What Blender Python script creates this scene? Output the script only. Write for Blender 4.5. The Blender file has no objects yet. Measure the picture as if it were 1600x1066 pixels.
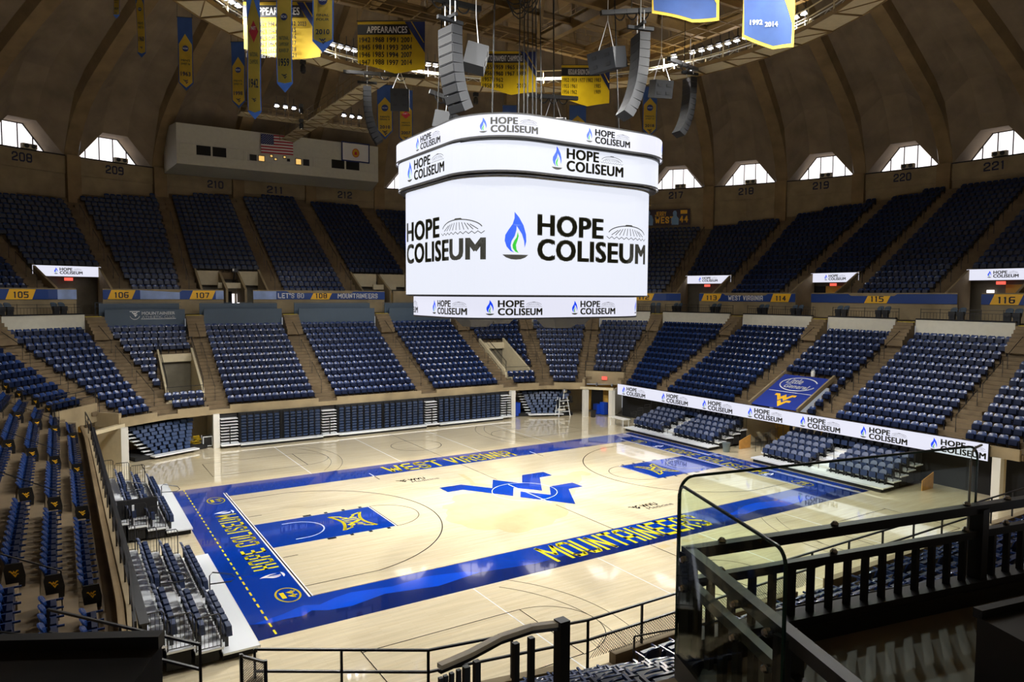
import bpy, bmesh, math, random
import numpy as np
from mathutils import Vector, Matrix
from mathutils.geometry import tessellate_polygon
random.seed(7)
SC = bpy.context.scene
COL = SC.collection
PI = math.pi
sin, cos, rad, hyp = math.sin, math.cos, math.radians, math.hypot

# ---------------------------------------------------------------- camera
cam = bpy.data.cameras.new('camera')
camo = bpy.data.objects.new('camera', cam)
COL.objects.link(camo)
SC.camera = camo
cam.sensor_width = 36
cam.lens = 36 * 1118.58 / 1600
cam.clip_start, cam.clip_end = 0.05, 400
yaw, pitch, roll = .5659, -.0643, .0053
f_ = Vector((sin(yaw) * cos(pitch), cos(yaw) * cos(pitch), sin(pitch)))
r_ = Vector((cos(yaw), -sin(yaw), 0))
u_ = r_.cross(f_)
R_ = r_ * cos(roll) + u_ * sin(roll)
U_ = -r_ * sin(roll) + u_ * cos(roll)
camo.matrix_world = Matrix(((R_.x, U_.x, -f_.x, -21.885), (R_.y, U_.y, -f_.y, -33.052),
                            (R_.z, U_.z, -f_.z, 11.031), (0, 0, 0, 1)))

# ---------------------------------------------------------------- world, exposure
W = bpy.data.worlds.new('daylight'); SC.world = W; W.use_nodes = True
W.node_tree.nodes['Background'].inputs[0].default_value = (.9, .93, 1, 1)
W.node_tree.nodes['Background'].inputs[1].default_value = .3
SC.view_settings.view_transform = 'Standard'
SC.view_settings.look = 'None'
SC.view_settings.exposure = 0.0
SC.view_settings.gamma = 1.0
SC.view_settings.use_curve_mapping = False
SC.cycles.use_denoising = True
SC.cycles.max_bounces = 6
SC.cycles.diffuse_bounces = 3
SC.cycles.glossy_bounces = 3
SC.cycles.transmission_bounces = 4
SC.cycles.transparent_max_bounces = 10
SC.cycles.sample_clamp_indirect = 4
SC.cycles.caustics_reflective = False
SC.cycles.caustics_refractive = False

# the lamps that hang on the ring catwalk (fixtures are built later at the same places)
LAMP_Z = 29.0
LAMPS = []          # (x, y, z, aim x, aim y)
for az0, n in ((-44, 4), (-15.8, 5), (9.4, 2), (17.5, 2), (69, 1), (73.5, 7), (99, 2), (130, 4), (160, 4), (205, 4), (240, 4), (270, 5)):
    for k in range(n):
        st = 1.75 if az0 < 20 else 2.15
        a = rad(az0 + k * st)
        LAMPS.append((18.9 * sin(a), 18.9 * cos(a), LAMP_Z, az0 + k * st))
SPOT_POWER = 40000
for az in range(9, 369, 30):
    l = bpy.data.lights.new('court_or_fill_spot', 'SPOT')
    l.energy = SPOT_POWER
    l.color = (1, .985, .95)
    l.spot_size = rad(134); l.spot_blend = .85
    l.shadow_soft_size = .35
    o = bpy.data.objects.new('court_or_fill_spot', l)
    a = rad(az)
    o.location = (18.6 * sin(a), 18.6 * cos(a), LAMP_Z - .2)
    o.rotation_euler = Vector((-.30 * sin(a) * 18, -.30 * cos(a) * 18, -26)).to_track_quat('-Z', 'Y').to_euler()
    COL.objects.link(o)

for az in (214, 234):              # two added fill spots at ring height brighten the close banners and left stand
    l = bpy.data.lights.new('court_or_fill_spot', 'SPOT'); l.energy = 32000; l.color = (1, .985, .95); l.spot_size = rad(58); l.spot_blend = .8; l.shadow_soft_size = .3
    o = bpy.data.objects.new('court_or_fill_spot', l); a = rad(az); o.location = (18.9 * sin(a), 18.9 * cos(a), LAMP_Z - .2)
    o.rotation_euler = (Vector((-16, -7, 18)) - o.location).to_track_quat('-Z', 'Y').to_euler(); COL.objects.link(o)
for az in range(24, 384, 60):      # added fill points without fixtures, stand in for lamp spill on the roof
    l = bpy.data.lights.new('roof_fill_light', 'POINT'); l.energy = 380; l.color = (1, .93, .80); l.shadow_soft_size = .5
    o = bpy.data.objects.new('roof_fill_light', l); a = rad(az); o.location = (14 * sin(a), 14 * cos(a), 33.0); COL.objects.link(o)

# ---------------------------------------------------------------- materials
def mat(name, c, rough=.6, metal=0, emit=None, es=1.0, noise=0, nscale=3, alpha=None, coat=0, bump=0, spec=.5):
    m = bpy.data.materials.new(name); m.use_nodes = True
    nt = m.node_tree; b = nt.nodes['Principled BSDF']
    b.inputs['Base Color'].default_value = (*c, 1)
    b.inputs['Roughness'].default_value = rough
    b.inputs['Metallic'].default_value = metal
    b.inputs['Specular IOR Level'].default_value = spec
    if coat: b.inputs['Coat Weight'].default_value = coat; b.inputs['Coat Roughness'].default_value = .08
    if emit:
        b.inputs['Emission Color'].default_value = (*emit, 1)
        b.inputs['Emission Strength'].default_value = es
    if noise or bump:
        tc = nt.nodes.new('ShaderNodeTexCoord'); nz = nt.nodes.new('ShaderNodeTexNoise')
        nz.inputs['Scale'].default_value = nscale; nz.inputs['Detail'].default_value = 6
        nt.links.new(tc.outputs['Object'], nz.inputs['Vector'])
        if noise:
            rp = nt.nodes.new('ShaderNodeMapRange')
            rp.inputs[1].default_value = .3; rp.inputs[2].default_value = .7
            rp.inputs[3].default_value = 1 - noise; rp.inputs[4].default_value = 1 + noise
            mx = nt.nodes.new('ShaderNodeMix'); mx.data_type = 'RGBA'; mx.blend_type = 'MULTIPLY'
            mx.inputs['Factor'].default_value = 1
            mx.inputs['A'].default_value = (*c, 1)
            nt.links.new(nz.outputs['Fac'], rp.inputs[0])
            nt.links.new(rp.outputs[0], mx.inputs['B'])
            nt.links.new(mx.outputs['Result'], b.inputs['Base Color'])
        if bump:
            bp = nt.nodes.new('ShaderNodeBump'); bp.inputs['Strength'].default_value = bump
            nt.links.new(nz.outputs['Fac'], bp.inputs['Height']); nt.links.new(bp.outputs[0], b.inputs['Normal'])
    if alpha is not None: b.inputs['Alpha'].default_value = alpha
    return m

def S(r, g, b):  # sRGB 0-255 to linear
    return tuple(((v / 255 + .055) / 1.055) ** 2.4 if v > 10 else v / 255 / 12.92 for v in (r, g, b))

M = dict(
    concrete=mat('cast_concrete', S(150, 134, 104), .85, noise=.18, nscale=.8),
    step=mat('stair_concrete', S(116, 99, 74), .85, noise=.2, nscale=1.1),
    shell=mat('roof_concrete', S(142, 126, 104), .9, noise=.22, nscale=.45),
    rib=mat('rib_concrete', S(140, 118, 84), .85, noise=.2, nscale=.7),
    cream=mat('cream_paint', S(205, 192, 160), .6, noise=.05),
    white=mat('white_paint', S(226, 224, 216), .45),
    palewall=mat('off_white_wall_paint', S(202, 199, 184), .6, noise=.04),
    greywall=mat('grey_blue_paint', S(62, 79, 96), .55, noise=.04),
    black=mat('black_metal', (.012, .012, .013), .38, spec=.5),
    blacksoft=mat('black_cloth', (.010, .010, .011), .9),
    dark=mat('dark_void', (.012, .011, .010), .95),
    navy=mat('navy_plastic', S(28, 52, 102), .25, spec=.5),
    navyshade=mat('navy_pan_plastic_shaded', S(13, 26, 56), .35, spec=.4),  # navy darkened so the pans carry the shade between seat rows
    navypad=mat('navy_upholstery', S(27, 44, 80), .55),
    greypad=mat('grey_upholstery', S(100, 107, 130), .8),
    folded=mat('folded_seat_plastic', S(44, 62, 96), .3),
    alu=mat('aluminium_deck', S(232, 235, 238), .35, .0),
    steel=mat('painted_steel', S(122, 98, 58), .6, noise=.12, nscale=2),
    catwalk=mat('catwalk_panel', S(200, 186, 150), .7, noise=.06),
    speaker=mat('speaker_paint', S(25, 27, 32), .55),
    grille=mat('speaker_grille', S(15, 16, 19), .6),
    gold=mat('gold_cloth', S(246, 204, 74), .75, noise=.08, nscale=1.5),
    oldgold=mat('banner_yellow_cloth', S(196, 162, 22), .75, noise=.10, nscale=1.2),
    bluecloth=mat('blue_cloth', S(52, 84, 150), .7, noise=.12, nscale=1.5),
    navycloth=mat('navy_cloth', S(26, 40, 92), .75),
    whitecloth=mat('white_cloth', S(230, 228, 224), .7),
    blackink=mat('black_ink', (.008, .008, .01), .5),
    navyink=mat('navy_ink', S(24, 32, 66), .6),
    red=mat('red_cloth', S(176, 40, 52), .7),
    orange=mat('orange_ink', S(214, 92, 40), .6),
    screen=mat('led_screen', (.02, .02, .02), .4, emit=S(229, 233, 246), es=1.0),
    screen2=mat('led_ribbon', (.02, .02, .02), .4, emit=S(229, 230, 246), es=1.0),
    logoink=mat('logo_dark_pixels', (.004, .004, .003), .5, emit=S(40, 38, 26), es=.5),
    logoblue=mat('logo_blue_pixels', (0, .02, .2), .5, emit=S(0, 60, 240), es=1),
    logogreen=mat('logo_green_pixels', (0, .1, 0), .5, emit=S(0, 150, 20), es=1),
    pane=mat('frosted_window_daylight', (.5, .5, .5), .5, emit=(1, .93, .94), es=1.6),
    hot=mat('lit_lamp_face', (1, 1, 1), .5, emit=(.92, .93, 1), es=30),
    warm=mat('lit_room', (.5, .4, .2), .5, emit=S(250, 200, 110), es=.9),
    exitred=mat('exit_sign_face', (.3, .02, .02), .5, emit=(1, .12, .08), es=1.2),
    wood=mat('rail_wood', S(250, 238, 208), .45, noise=.15, nscale=6),  # wood lightened to near white, light on the rail put into its colour
    tanlit=mat('painted_light', S(190, 140, 70), .6, noise=.15, nscale=4),  # tan lit areas under the bleacher ends, given as a colour
    courtblue=mat('court_blue_paint', S(3, 60, 172), .10, spec=.5),
    mtnlight=mat('court_bright_blue_paint', S(4, 80, 225), .10, spec=.5),
    mtndark=mat('court_dark_blue_paint', S(6, 36, 108), .10, spec=.5),
    courtgold=mat('court_yellow_paint', S(255, 232, 40), .15),
    courtwhite=mat('court_white_paint', S(245, 245, 245), .15),
    courtblack=mat('court_black_paint', (.01, .01, .01), .15),
    stain=mat('court_darker_stain', S(234, 212, 164), .14, noise=.05, nscale=2),
    fascianavy=mat('fascia_navy_vinyl', S(28, 66, 140), .5),
    fasciapale=mat('fascia_pale_blue_vinyl', S(150, 172, 220), .5, noise=.2, nscale=1),
    fasciagold=mat('fascia_gold_vinyl', S(255, 196, 44), .5),
    tarp=mat('blue_tarp', S(40, 62, 158), .45),
    brightblue=mat('blue_plastic', S(20, 70, 190), .4),
    bin=mat('grey_bin_plastic', S(90, 100, 100), .5),
    brass=mat('bright_steel', S(200, 200, 200), .15, 1),
    banner217=mat('dark_maroon_banner', S(58, 40, 52), .6),
    paleblue=mat('pale_blue_print', S(130, 170, 210), .6),
    warmwall=mat('painted_amber_light', S(214, 168, 70), .6),  # amber corridor lamplight put into the wall colour
    tile=mat('floor_tile', S(110, 104, 88), .5, noise=.1),
)
# glass: thin clear sheet with a green tinge
g = bpy.data.materials.new('clear_glass'); g.use_nodes = True
nt = g.node_tree; nt.nodes.clear()
out = nt.nodes.new('ShaderNodeOutputMaterial'); tr = nt.nodes.new('ShaderNodeBsdfTransparent'); gl = nt.nodes.new('ShaderNodeBsdfGlossy')
fr = nt.nodes.new('ShaderNodeLayerWeight'); mx = nt.nodes.new('ShaderNodeMixShader'); pw = nt.nodes.new('ShaderNodeMath'); ml = nt.nodes.new('ShaderNodeMath')
pw.operation = 'POWER'; pw.inputs[1].default_value = 4; ml.operation = 'MULTIPLY_ADD'; ml.inputs[1].default_value = .45; ml.inputs[2].default_value = .025
tr.inputs[0].default_value = (.94, .985, .935, 1); gl.inputs['Roughness'].default_value = .02; fr.inputs[0].default_value = .5
nt.links.new(fr.outputs['Facing'], pw.inputs[0]); nt.links.new(pw.outputs[0], ml.inputs[0]); nt.links.new(ml.outputs[0], mx.inputs[0]); nt.links.new(tr.outputs[0], mx.inputs[1]); nt.links.new(gl.outputs[0], mx.inputs[2])
nt.links.new(mx.outputs[0], out.inputs[0])
M['glass'] = g
M['glassedge'] = mat('glass_edge', S(30, 60, 48), .2)
# mesh guard (perforated) as an alpha checker is avoided: real wires are built
def see_through(m, amount):      # thin cloth lets light through
    nt = m.node_tree; b = nt.nodes['Principled BSDF']; o = nt.nodes['Material Output']
    t_ = nt.nodes.new('ShaderNodeBsdfTranslucent'); x_ = nt.nodes.new('ShaderNodeMixShader'); x_.inputs[0].default_value = amount
    if b.inputs['Base Color'].links: nt.links.new(b.inputs['Base Color'].links[0].from_socket, t_.inputs[0])
    else: t_.inputs[0].default_value = b.inputs['Base Color'].default_value
    nt.links.new(b.outputs[0], x_.inputs[1]); nt.links.new(t_.outputs[0], x_.inputs[2]); nt.links.new(x_.outputs[0], o.inputs[0])
see_through(M['gold'], .6); see_through(M['bluecloth'], .5); see_through(M['oldgold'], .08)
# maple floor
def wood_floor():
    m = bpy.data.materials.new('maple_floor'); m.use_nodes = True
    nt = m.node_tree; b = nt.nodes['Principled BSDF']
    tc = nt.nodes.new('ShaderNodeTexCoord'); mp = nt.nodes.new('ShaderNodeMapping')
    nt.links.new(tc.outputs['Object'], mp.inputs[0])
    br = nt.nodes.new('ShaderNodeTexBrick')
    br.inputs['Color1'].default_value = (*S(243, 229, 196), 1); br.inputs['Color2'].default_value = (*S(236, 220, 183), 1)
    br.inputs['Mortar'].default_value = (*S(220, 200, 156), 1)
    br.inputs['Scale'].default_value = 1; br.inputs['Mortar Size'].default_value = .003
    br.inputs['Brick Width'].default_value = 1.1; br.inputs['Row Height'].default_value = .07
    br.offset = .37
    nt.links.new(mp.outputs[0], br.inputs['Vector'])
    nz = nt.nodes.new('ShaderNodeTexNoise'); nz.inputs['Scale'].default_value = 1
    mp2 = nt.nodes.new('ShaderNodeMapping'); mp2.inputs['Scale'].default_value = (.35, 5, 1)
    nt.links.new(tc.outputs['Object'], mp2.inputs[0]); nt.links.new(mp2.outputs[0], nz.inputs['Vector'])
    rp = nt.nodes.new('ShaderNodeMapRange'); rp.inputs[1].default_value = .3; rp.inputs[2].default_value = .7
    rp.inputs[3].default_value = .92; rp.inputs[4].default_value = 1.06
    nt.links.new(nz.outputs['Fac'], rp.inputs[0])
    mx = nt.nodes.new('ShaderNodeMix'); mx.data_type = 'RGBA'; mx.blend_type = 'MULTIPLY'; mx.inputs['Factor'].default_value = 1
    nt.links.new(br.outputs['Color'], mx.inputs['A']); nt.links.new(rp.outputs[0], mx.inputs['B'])
    nt.links.new(mx.outputs['Result'], b.inputs['Base Color'])
    b.inputs['Roughness'].default_value = .07
    bp = nt.nodes.new('ShaderNodeBump'); bp.inputs['Strength'].default_value = .012; bp.inputs['Distance'].default_value = .02
    nt.links.new(nz.outputs['Fac'], bp.inputs['Height']); nt.links.new(bp.outputs[0], b.inputs['Normal'])
    return m
M['maple'] = wood_floor()
for k in ('maple', 'courtblue', 'mtnlight', 'mtndark', 'courtgold', 'courtblack', 'stain'):     # the clear gloss coat over wood and paint
    b = M[k].node_tree.nodes['Principled BSDF']
    b.inputs['Coat Weight'].default_value = 1; b.inputs['Coat Roughness'].default_value = .035; b.inputs['Coat IOR'].default_value = 1.6

# ---------------------------------------------------------------- object helpers
LOC = {}            # world place of every Empty / part origin
def tag(o, label=None, cat=None, group=None, kind=None):
    if label: o['label'] = label
    if cat: o['category'] = cat
    if group: o['group'] = group
    if kind: o['kind'] = kind
    return o

def thing(name, label, cat, loc=(0, 0, 0), rz=0, group=None):
    o = bpy.data.objects.new(name, None); COL.objects.link(o)
    o.location = loc; o.rotation_euler = (0, 0, rz); o.empty_display_size = .2
    LOC[o.name] = Vector(loc)
    return tag(o, label, cat, group)

def dup(root, loc=None, rz=None, label=None, group=None, parent=None):
    r = root.copy(); COL.objects.link(r)
    if loc is not None: r.location = loc
    if rz is not None: r.rotation_euler = (0, 0, rz)
    if label: r['label'] = label
    if group: r['group'] = group
    if parent is not None: r.parent = parent
    for ch in KIDS.get(root.name, ()):
        c = ch.copy(); COL.objects.link(c); c.parent = r
        for g_ in KIDS.get(ch.name, ()):
            d = g_.copy(); COL.objects.link(d); d.parent = c
    return r
KIDS = {}

class MB:
    def __init__(s): s.v = []; s.f = []; s.mi = []; s.m = 0
    def poly(s, pts):
        n = len(s.v); s.v += [tuple(p) for p in pts]; s.f.append(tuple(range(n, n + len(pts)))); s.mi.append(s.m); return s
    def hexa(s, b, t):   # bottom 4, top 4 (both counter-clockwise from above)
        n = len(s.v); s.v += [tuple(p) for p in b] + [tuple(p) for p in t]
        for q in ((3, 2, 1, 0), (4, 5, 6, 7), (0, 1, 5, 4), (1, 2, 6, 5), (2, 3, 7, 6), (3, 0, 4, 7)):
            s.f.append(tuple(n + k for k in q)); s.mi.append(s.m)
        return s
    def box(s, x0, x1, y0, y1, z0, z1):
        return s.hexa([(x0, y0, z0), (x1, y0, z0), (x1, y1, z0), (x0, y1, z0)], [(x0, y0, z1), (x1, y0, z1), (x1, y1, z1), (x0, y1, z1)])
    def obox(s, c, u, v, w, hu, hv, hw):  # oriented box, centre c, unit axes
        c, u, v, w = Vector(c), Vector(u) * hu, Vector(v) * hv, Vector(w) * hw
        return s.hexa([c - u - v - w, c + u - v - w, c + u + v - w, c - u + v - w], [c - u - v + w, c + u - v + w, c + u + v + w, c - u + v + w])
    def bar(s, a, b, w, h=None, up=(0, 0, 1)):   # rectangular bar between two points
        a, b = Vector(a), Vector(b); d = (b - a)
        if d.length < 1e-6: return s
        L = d.length; d.normalize(); up = Vector(up)
        if abs(d.dot(up)) > .98: up = Vector((1, 0, 0))
        sd = d.cross(up).normalized(); uu = sd.cross(d)
        return s.obox((a + b) / 2, d, sd, uu, L / 2, w / 2, (h or w) / 2)
    def tube(s, pts, r, n=6, closed=False):
        pts = [Vector(p) for p in pts]; rings = []
        m = len(pts)
        for i, p in enumerate(pts):
            a = pts[(i - 1) % m] if (closed or i) else p
            b = pts[(i + 1) % m] if (closed or i < m - 1) else p
            d = (b - a).normalized(); up = Vector((0, 0, 1)) if abs(d.z) < .95 else Vector((1, 0, 0))
            sd = d.cross(up).normalized(); uu = sd.cross(d)
            base = len(s.v)
            rr = r[i] if isinstance(r, (list, tuple)) else r
            for k in range(n):
                t = 2 * PI * k / n
                s.v.append(tuple(p + (sd * cos(t) + uu * sin(t)) * rr))
            rings.append(base)
        for i in range(m if closed else m - 1):
            A, B = rings[i], rings[(i + 1) % m]
            for k in range(n):
                s.f.append((A + k, A + (k + 1) % n, B + (k + 1) % n, B + k)); s.mi.append(s.m)
        if not closed:
            s.f.append(tuple(rings[0] + k for k in reversed(range(n)))); s.f.append(tuple(rings[-1] + k for k in range(n))); s.mi += [s.m, s.m]
        return s
    def lathe(s, c, prof, n=16):   # prof: (r, z) list
        base = len(s.v)
        for r, z in prof:
            for k in range(n):
                t = 2 * PI * k / n; s.v.append((c[0] + r * cos(t), c[1] + r * sin(t), c[2] + z))
        for i in range(len(prof) - 1):
            for k in range(n):
                a = base + i * n
                s.f.append((a + k, a + (k + 1) % n, a + n + (k + 1) % n, a + n + k)); s.mi.append(s.m)
        s.f.append(tuple(base + k for k in reversed(range(n)))); s.f.append(tuple(base + (len(prof) - 1) * n + k for k in range(n))); s.mi += [s.m, s.m]
        return s
    def prism(s, pts2, fn, d0, d1):   # extrude a 2D outline; fn(u, v, depth) -> xyz
        n = len(s.v); k = len(pts2)
        s.v += [tuple(fn(u, v, d0)) for u, v in pts2] + [tuple(fn(u, v, d1)) for u, v in pts2]
        s.f.append(tuple(n + i for i in reversed(range(k)))); s.f.append(tuple(n + k + i for i in range(k))); s.mi += [s.m, s.m]
        for i in range(k):
            j = (i + 1) % k
            s.f.append((n + i, n + j, n + k + j, n + k + i)); s.mi.append(s.m)
        return s
    def use(s, i): s.m = i; return s
    def build(s, name, mats, parent=None, smooth=False, kind=None, label=None, local=False):
        mats = mats if isinstance(mats, (list, tuple)) else [mats]
        off = Vector((0, 0, 0))
        if parent is not None and not local: off = LOC.get(parent.name, off)
        me = bpy.data.meshes.new(name)
        me.from_pydata([(x - off.x, y - off.y, z - off.z) for x, y, z in s.v], [], s.f)
        for m in mats: me.materials.append(M[m])
        if len(mats) > 1: me.polygons.foreach_set('material_index', s.mi)
        if smooth:
            me.polygons.foreach_set('use_smooth', [True] * len(me.polygons))
            try: me.set_sharp_from_angle(angle=rad(38))
            except Exception: pass
        me.update()
        o = bpy.data.objects.new(name, me); COL.objects.link(o)
        if parent is not None:
            o.parent = parent; KIDS.setdefault(parent.name, []).append(o)
        LOC[o.name] = off
        return tag(o, label, kind=kind)

def struct(name, mb, m, smooth=False):
    return mb.build(name, m, kind='structure', smooth=smooth)

# ---------------------------------------------------------------- 2D art: text, logos
_tc = {}
def text2d(s, bold=0.0, shear=0.0, spacing=1.0):
    """triangulated/ngon 2D faces of a word in Blender's own font, height of capitals = 1, left aligned"""
    k = (s, bold, shear, spacing)
    if k in _tc: return _tc[k]
    cu = bpy.data.curves.new('t', 'FONT'); cu.body = s; cu.size = 1; cu.shear = shear; cu.space_character = spacing * (1.06 if bold > .02 else 1)
    cu.resolution_u = 3
    o = bpy.data.objects.new('t', cu); COL.objects.link(o)
    me = o.to_mesh()
    vs = [(v.co.x, v.co.y) for v in me.vertices]; fs = [tuple(p.vertices) for p in me.polygons]
    o.to_mesh_clear(); bpy.data.objects.remove(o); bpy.data.curves.remove(cu)
    if vs:
        x0 = min(v[0] for v in vs)
        h = .69
        vs = [((x - x0) / h, y / h) for x, y in vs]
        if bold > 0:      # close passes side by side make the heavy weights
            b = min(bold, .05) * 1.25; v0, f0 = vs, fs; vs, fs = [], []
            for dx, dy in ((-b, -b * .5), (b, -b * .5), (-b, b * .5), (b, b * .5), (0, 0)):
                n = len(vs); vs += [(x + dx + b, y + dy) for x, y in v0]; fs += [tuple(n + i for i in f) for f in f0]
    _tc[k] = (vs, fs); return _tc[k]

# block letters as centre lines on a 4 x 6 grid
_c = .8
BL = {
 'A': [[(0, 0), (0, 6 - _c), (_c, 6), (4 - _c, 6), (4, 6 - _c), (4, 0)], [(0, 2.4), (4, 2.4)]],
 'C': [[(4, 4.4), (4, 6 - _c), (4 - _c, 6), (_c, 6), (0, 6 - _c), (0, _c), (_c, 0), (4 - _c, 0), (4, _c), (4, 1.6)]],
 'E': [[(4, 6), (0, 6), (0, 0), (4, 0)], [(0, 3), (3.2, 3)]],
 'G': [[(4, 4.4), (4, 6 - _c), (4 - _c, 6), (_c, 6), (0, 6 - _c), (0, _c), (_c, 0), (4 - _c, 0), (4, _c), (4, 2.8), (2.2, 2.8)]],
 'H': [[(0, 0), (0, 6)], [(4, 0), (4, 6)], [(0, 3), (4, 3)]],
 'I': [[(2, 0), (2, 6)]],
 'J': [[(0, 1.6), (0, _c), (_c, 0), (4 - _c, 0), (4, _c), (4, 6)]],
 'L': [[(0, 6), (0, 0), (4, 0)]],
 'M': [[(0, 0), (0, 6), (2, 2.4), (4, 6), (4, 0)]],
 'N': [[(0, 0), (0, 6), (4, 0), (4, 6)]],
 'O': [[(_c, 0), (0, _c), (0, 6 - _c), (_c, 6), (4 - _c, 6), (4, 6 - _c), (4, _c), (4 - _c, 0), (_c, 0)]],
 'P': [[(0, 0), (0, 6), (4 - _c, 6), (4, 6 - _c), (4, 2.6 + _c), (4 - _c, 2.6), (0, 2.6)]],
 'R': [[(0, 0), (0, 6), (4 - _c, 6), (4, 6 - _c), (4, 2.8 + _c), (4 - _c, 2.8), (0, 2.8)], [(2.2, 2.8), (4, 0)]],
 'S': [[(4, 4.6), (4, 6 - _c), (4 - _c, 6), (_c, 6), (0, 6 - _c), (0, 4), (4, 2), (4, _c), (4 - _c, 0), (_c, 0), (0, _c), (0, 1.4)]],
 'T': [[(0, 6), (4, 6)], [(2, 0), (2, 6)]],
 'U': [[(0, 6), (0, _c), (_c, 0), (4 - _c, 0), (4, _c), (4, 6)]],
 'V': [[(0, 6), (2, 0), (4, 6)]],
 'W': [[(0, 6), (.9, 0), (2, 3.8), (3.1, 0), (4, 6)]],
 'Y': [[(0, 6), (2, 3), (4, 6)], [(2, 3), (2, 0)]],
 "'": [[(1, 6), (1, 4.6)]],
 '0': [[(_c, 0), (0, _c), (0, 6 - _c), (_c, 6), (4 - _c, 6), (4, 6 - _c), (4, _c), (4 - _c, 0), (_c, 0)]],
 '1': [[(.6, 5.2), (2, 6), (2, 0)]],
 '2': [[(0, 4.6), (0, 6 - _c), (_c, 6), (4 - _c, 6), (4, 6 - _c), (4, 3.6), (0, 1.4), (0, 0), (4, 0)]],
 '3': [[(0, 6), (4 - _c, 6), (4, 6 - _c), (4, _c), (4 - _c, 0), (0, 0)], [(1, 3), (4, 3)]],
 '4': [[(3, 0), (3, 6), (0, 2), (4, 2)]],
 '5': [[(4, 6), (0, 6), (0, 3.4), (4 - _c, 3.4), (4, 2.6), (4, _c), (4 - _c, 0), (0, 0)]],
 '6': [[(4, 6), (_c, 6), (0, 6 - _c), (0, _c), (_c, 0), (4 - _c, 0), (4, _c), (4, 3), (0, 3)]],
 '7': [[(0, 6), (4, 6), (1.6, 0)]],
 '8': [[(_c, 0), (0, _c), (0, 6 - _c), (_c, 6), (4 - _c, 6), (4, 6 - _c), (4, _c), (4 - _c, 0), (_c, 0)], [(0, 3), (4, 3)]],
 '9': [[(0, 0), (4 - _c, 0), (4, _c), (4, 6 - _c), (4 - _c, 6), (_c, 6), (0, 6 - _c), (0, 3), (4, 3)]],
}
def block2d(s, w=.62, t=.17, gap=.2):
    """block lettering; cap height 1, letter width w, stroke t (fractions of height)"""
    vs, fs = [], []; x = 0
    for ch in s:
        if ch == ' ': x += w * .7; continue
        ww = w * (.35 if ch in "I'" else (1.35 if ch in 'MW' else 1))
        if ch == '1': ww = w * .7
        for pl in BL[ch]:
            P = []
            for (a, b) in pl:
                if ch in "I'": a = 2
                ax = x + t / 2 + (a / 4) * (ww - t) if ch not in "I'" else x + ww / 2
                P.append((ax, t / 2 + b / 6 * (1 - t)))
            for i in range(len(P) - 1):
                (ax, ay), (bx, by) = P[i], P[i + 1]
                L = hyp(bx - ax, by - ay); dx, dy = (bx - ax) / L, (by - ay) / L
                e0 = e1 = t * .5 if (abs(dx) < .01 or abs(dy) < .01) else t * .28
                if i > 0: e0 = t * .25
                if i < len(P) - 2: e1 = t * .25
                if i > 0 and abs(dx * (P[i][0] - P[i - 1][0]) + dy * (P[i][1] - P[i - 1][1])) < 1e-6: e0 = t * .5
                if i < len(P) - 2 and abs(dx * (P[i + 2][0] - P[i + 1][0]) + dy * (P[i + 2][1] - P[i + 1][1])) < 1e-6: e1 = t * .5
                ax, ay, bx, by = ax - dx * e0, ay - dy * e0, bx + dx * e1, by + dy * e1
                nx, ny = -dy * t / 2, dx * t / 2
                n = len(vs); vs += [(ax - nx, ay - ny), (bx - nx, by - ny), (bx + nx, by + ny), (ax + nx, ay + ny)]
                fs.append((n, n + 1, n + 2, n + 3))
        x += ww + gap * w
    return vs, fs

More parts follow.
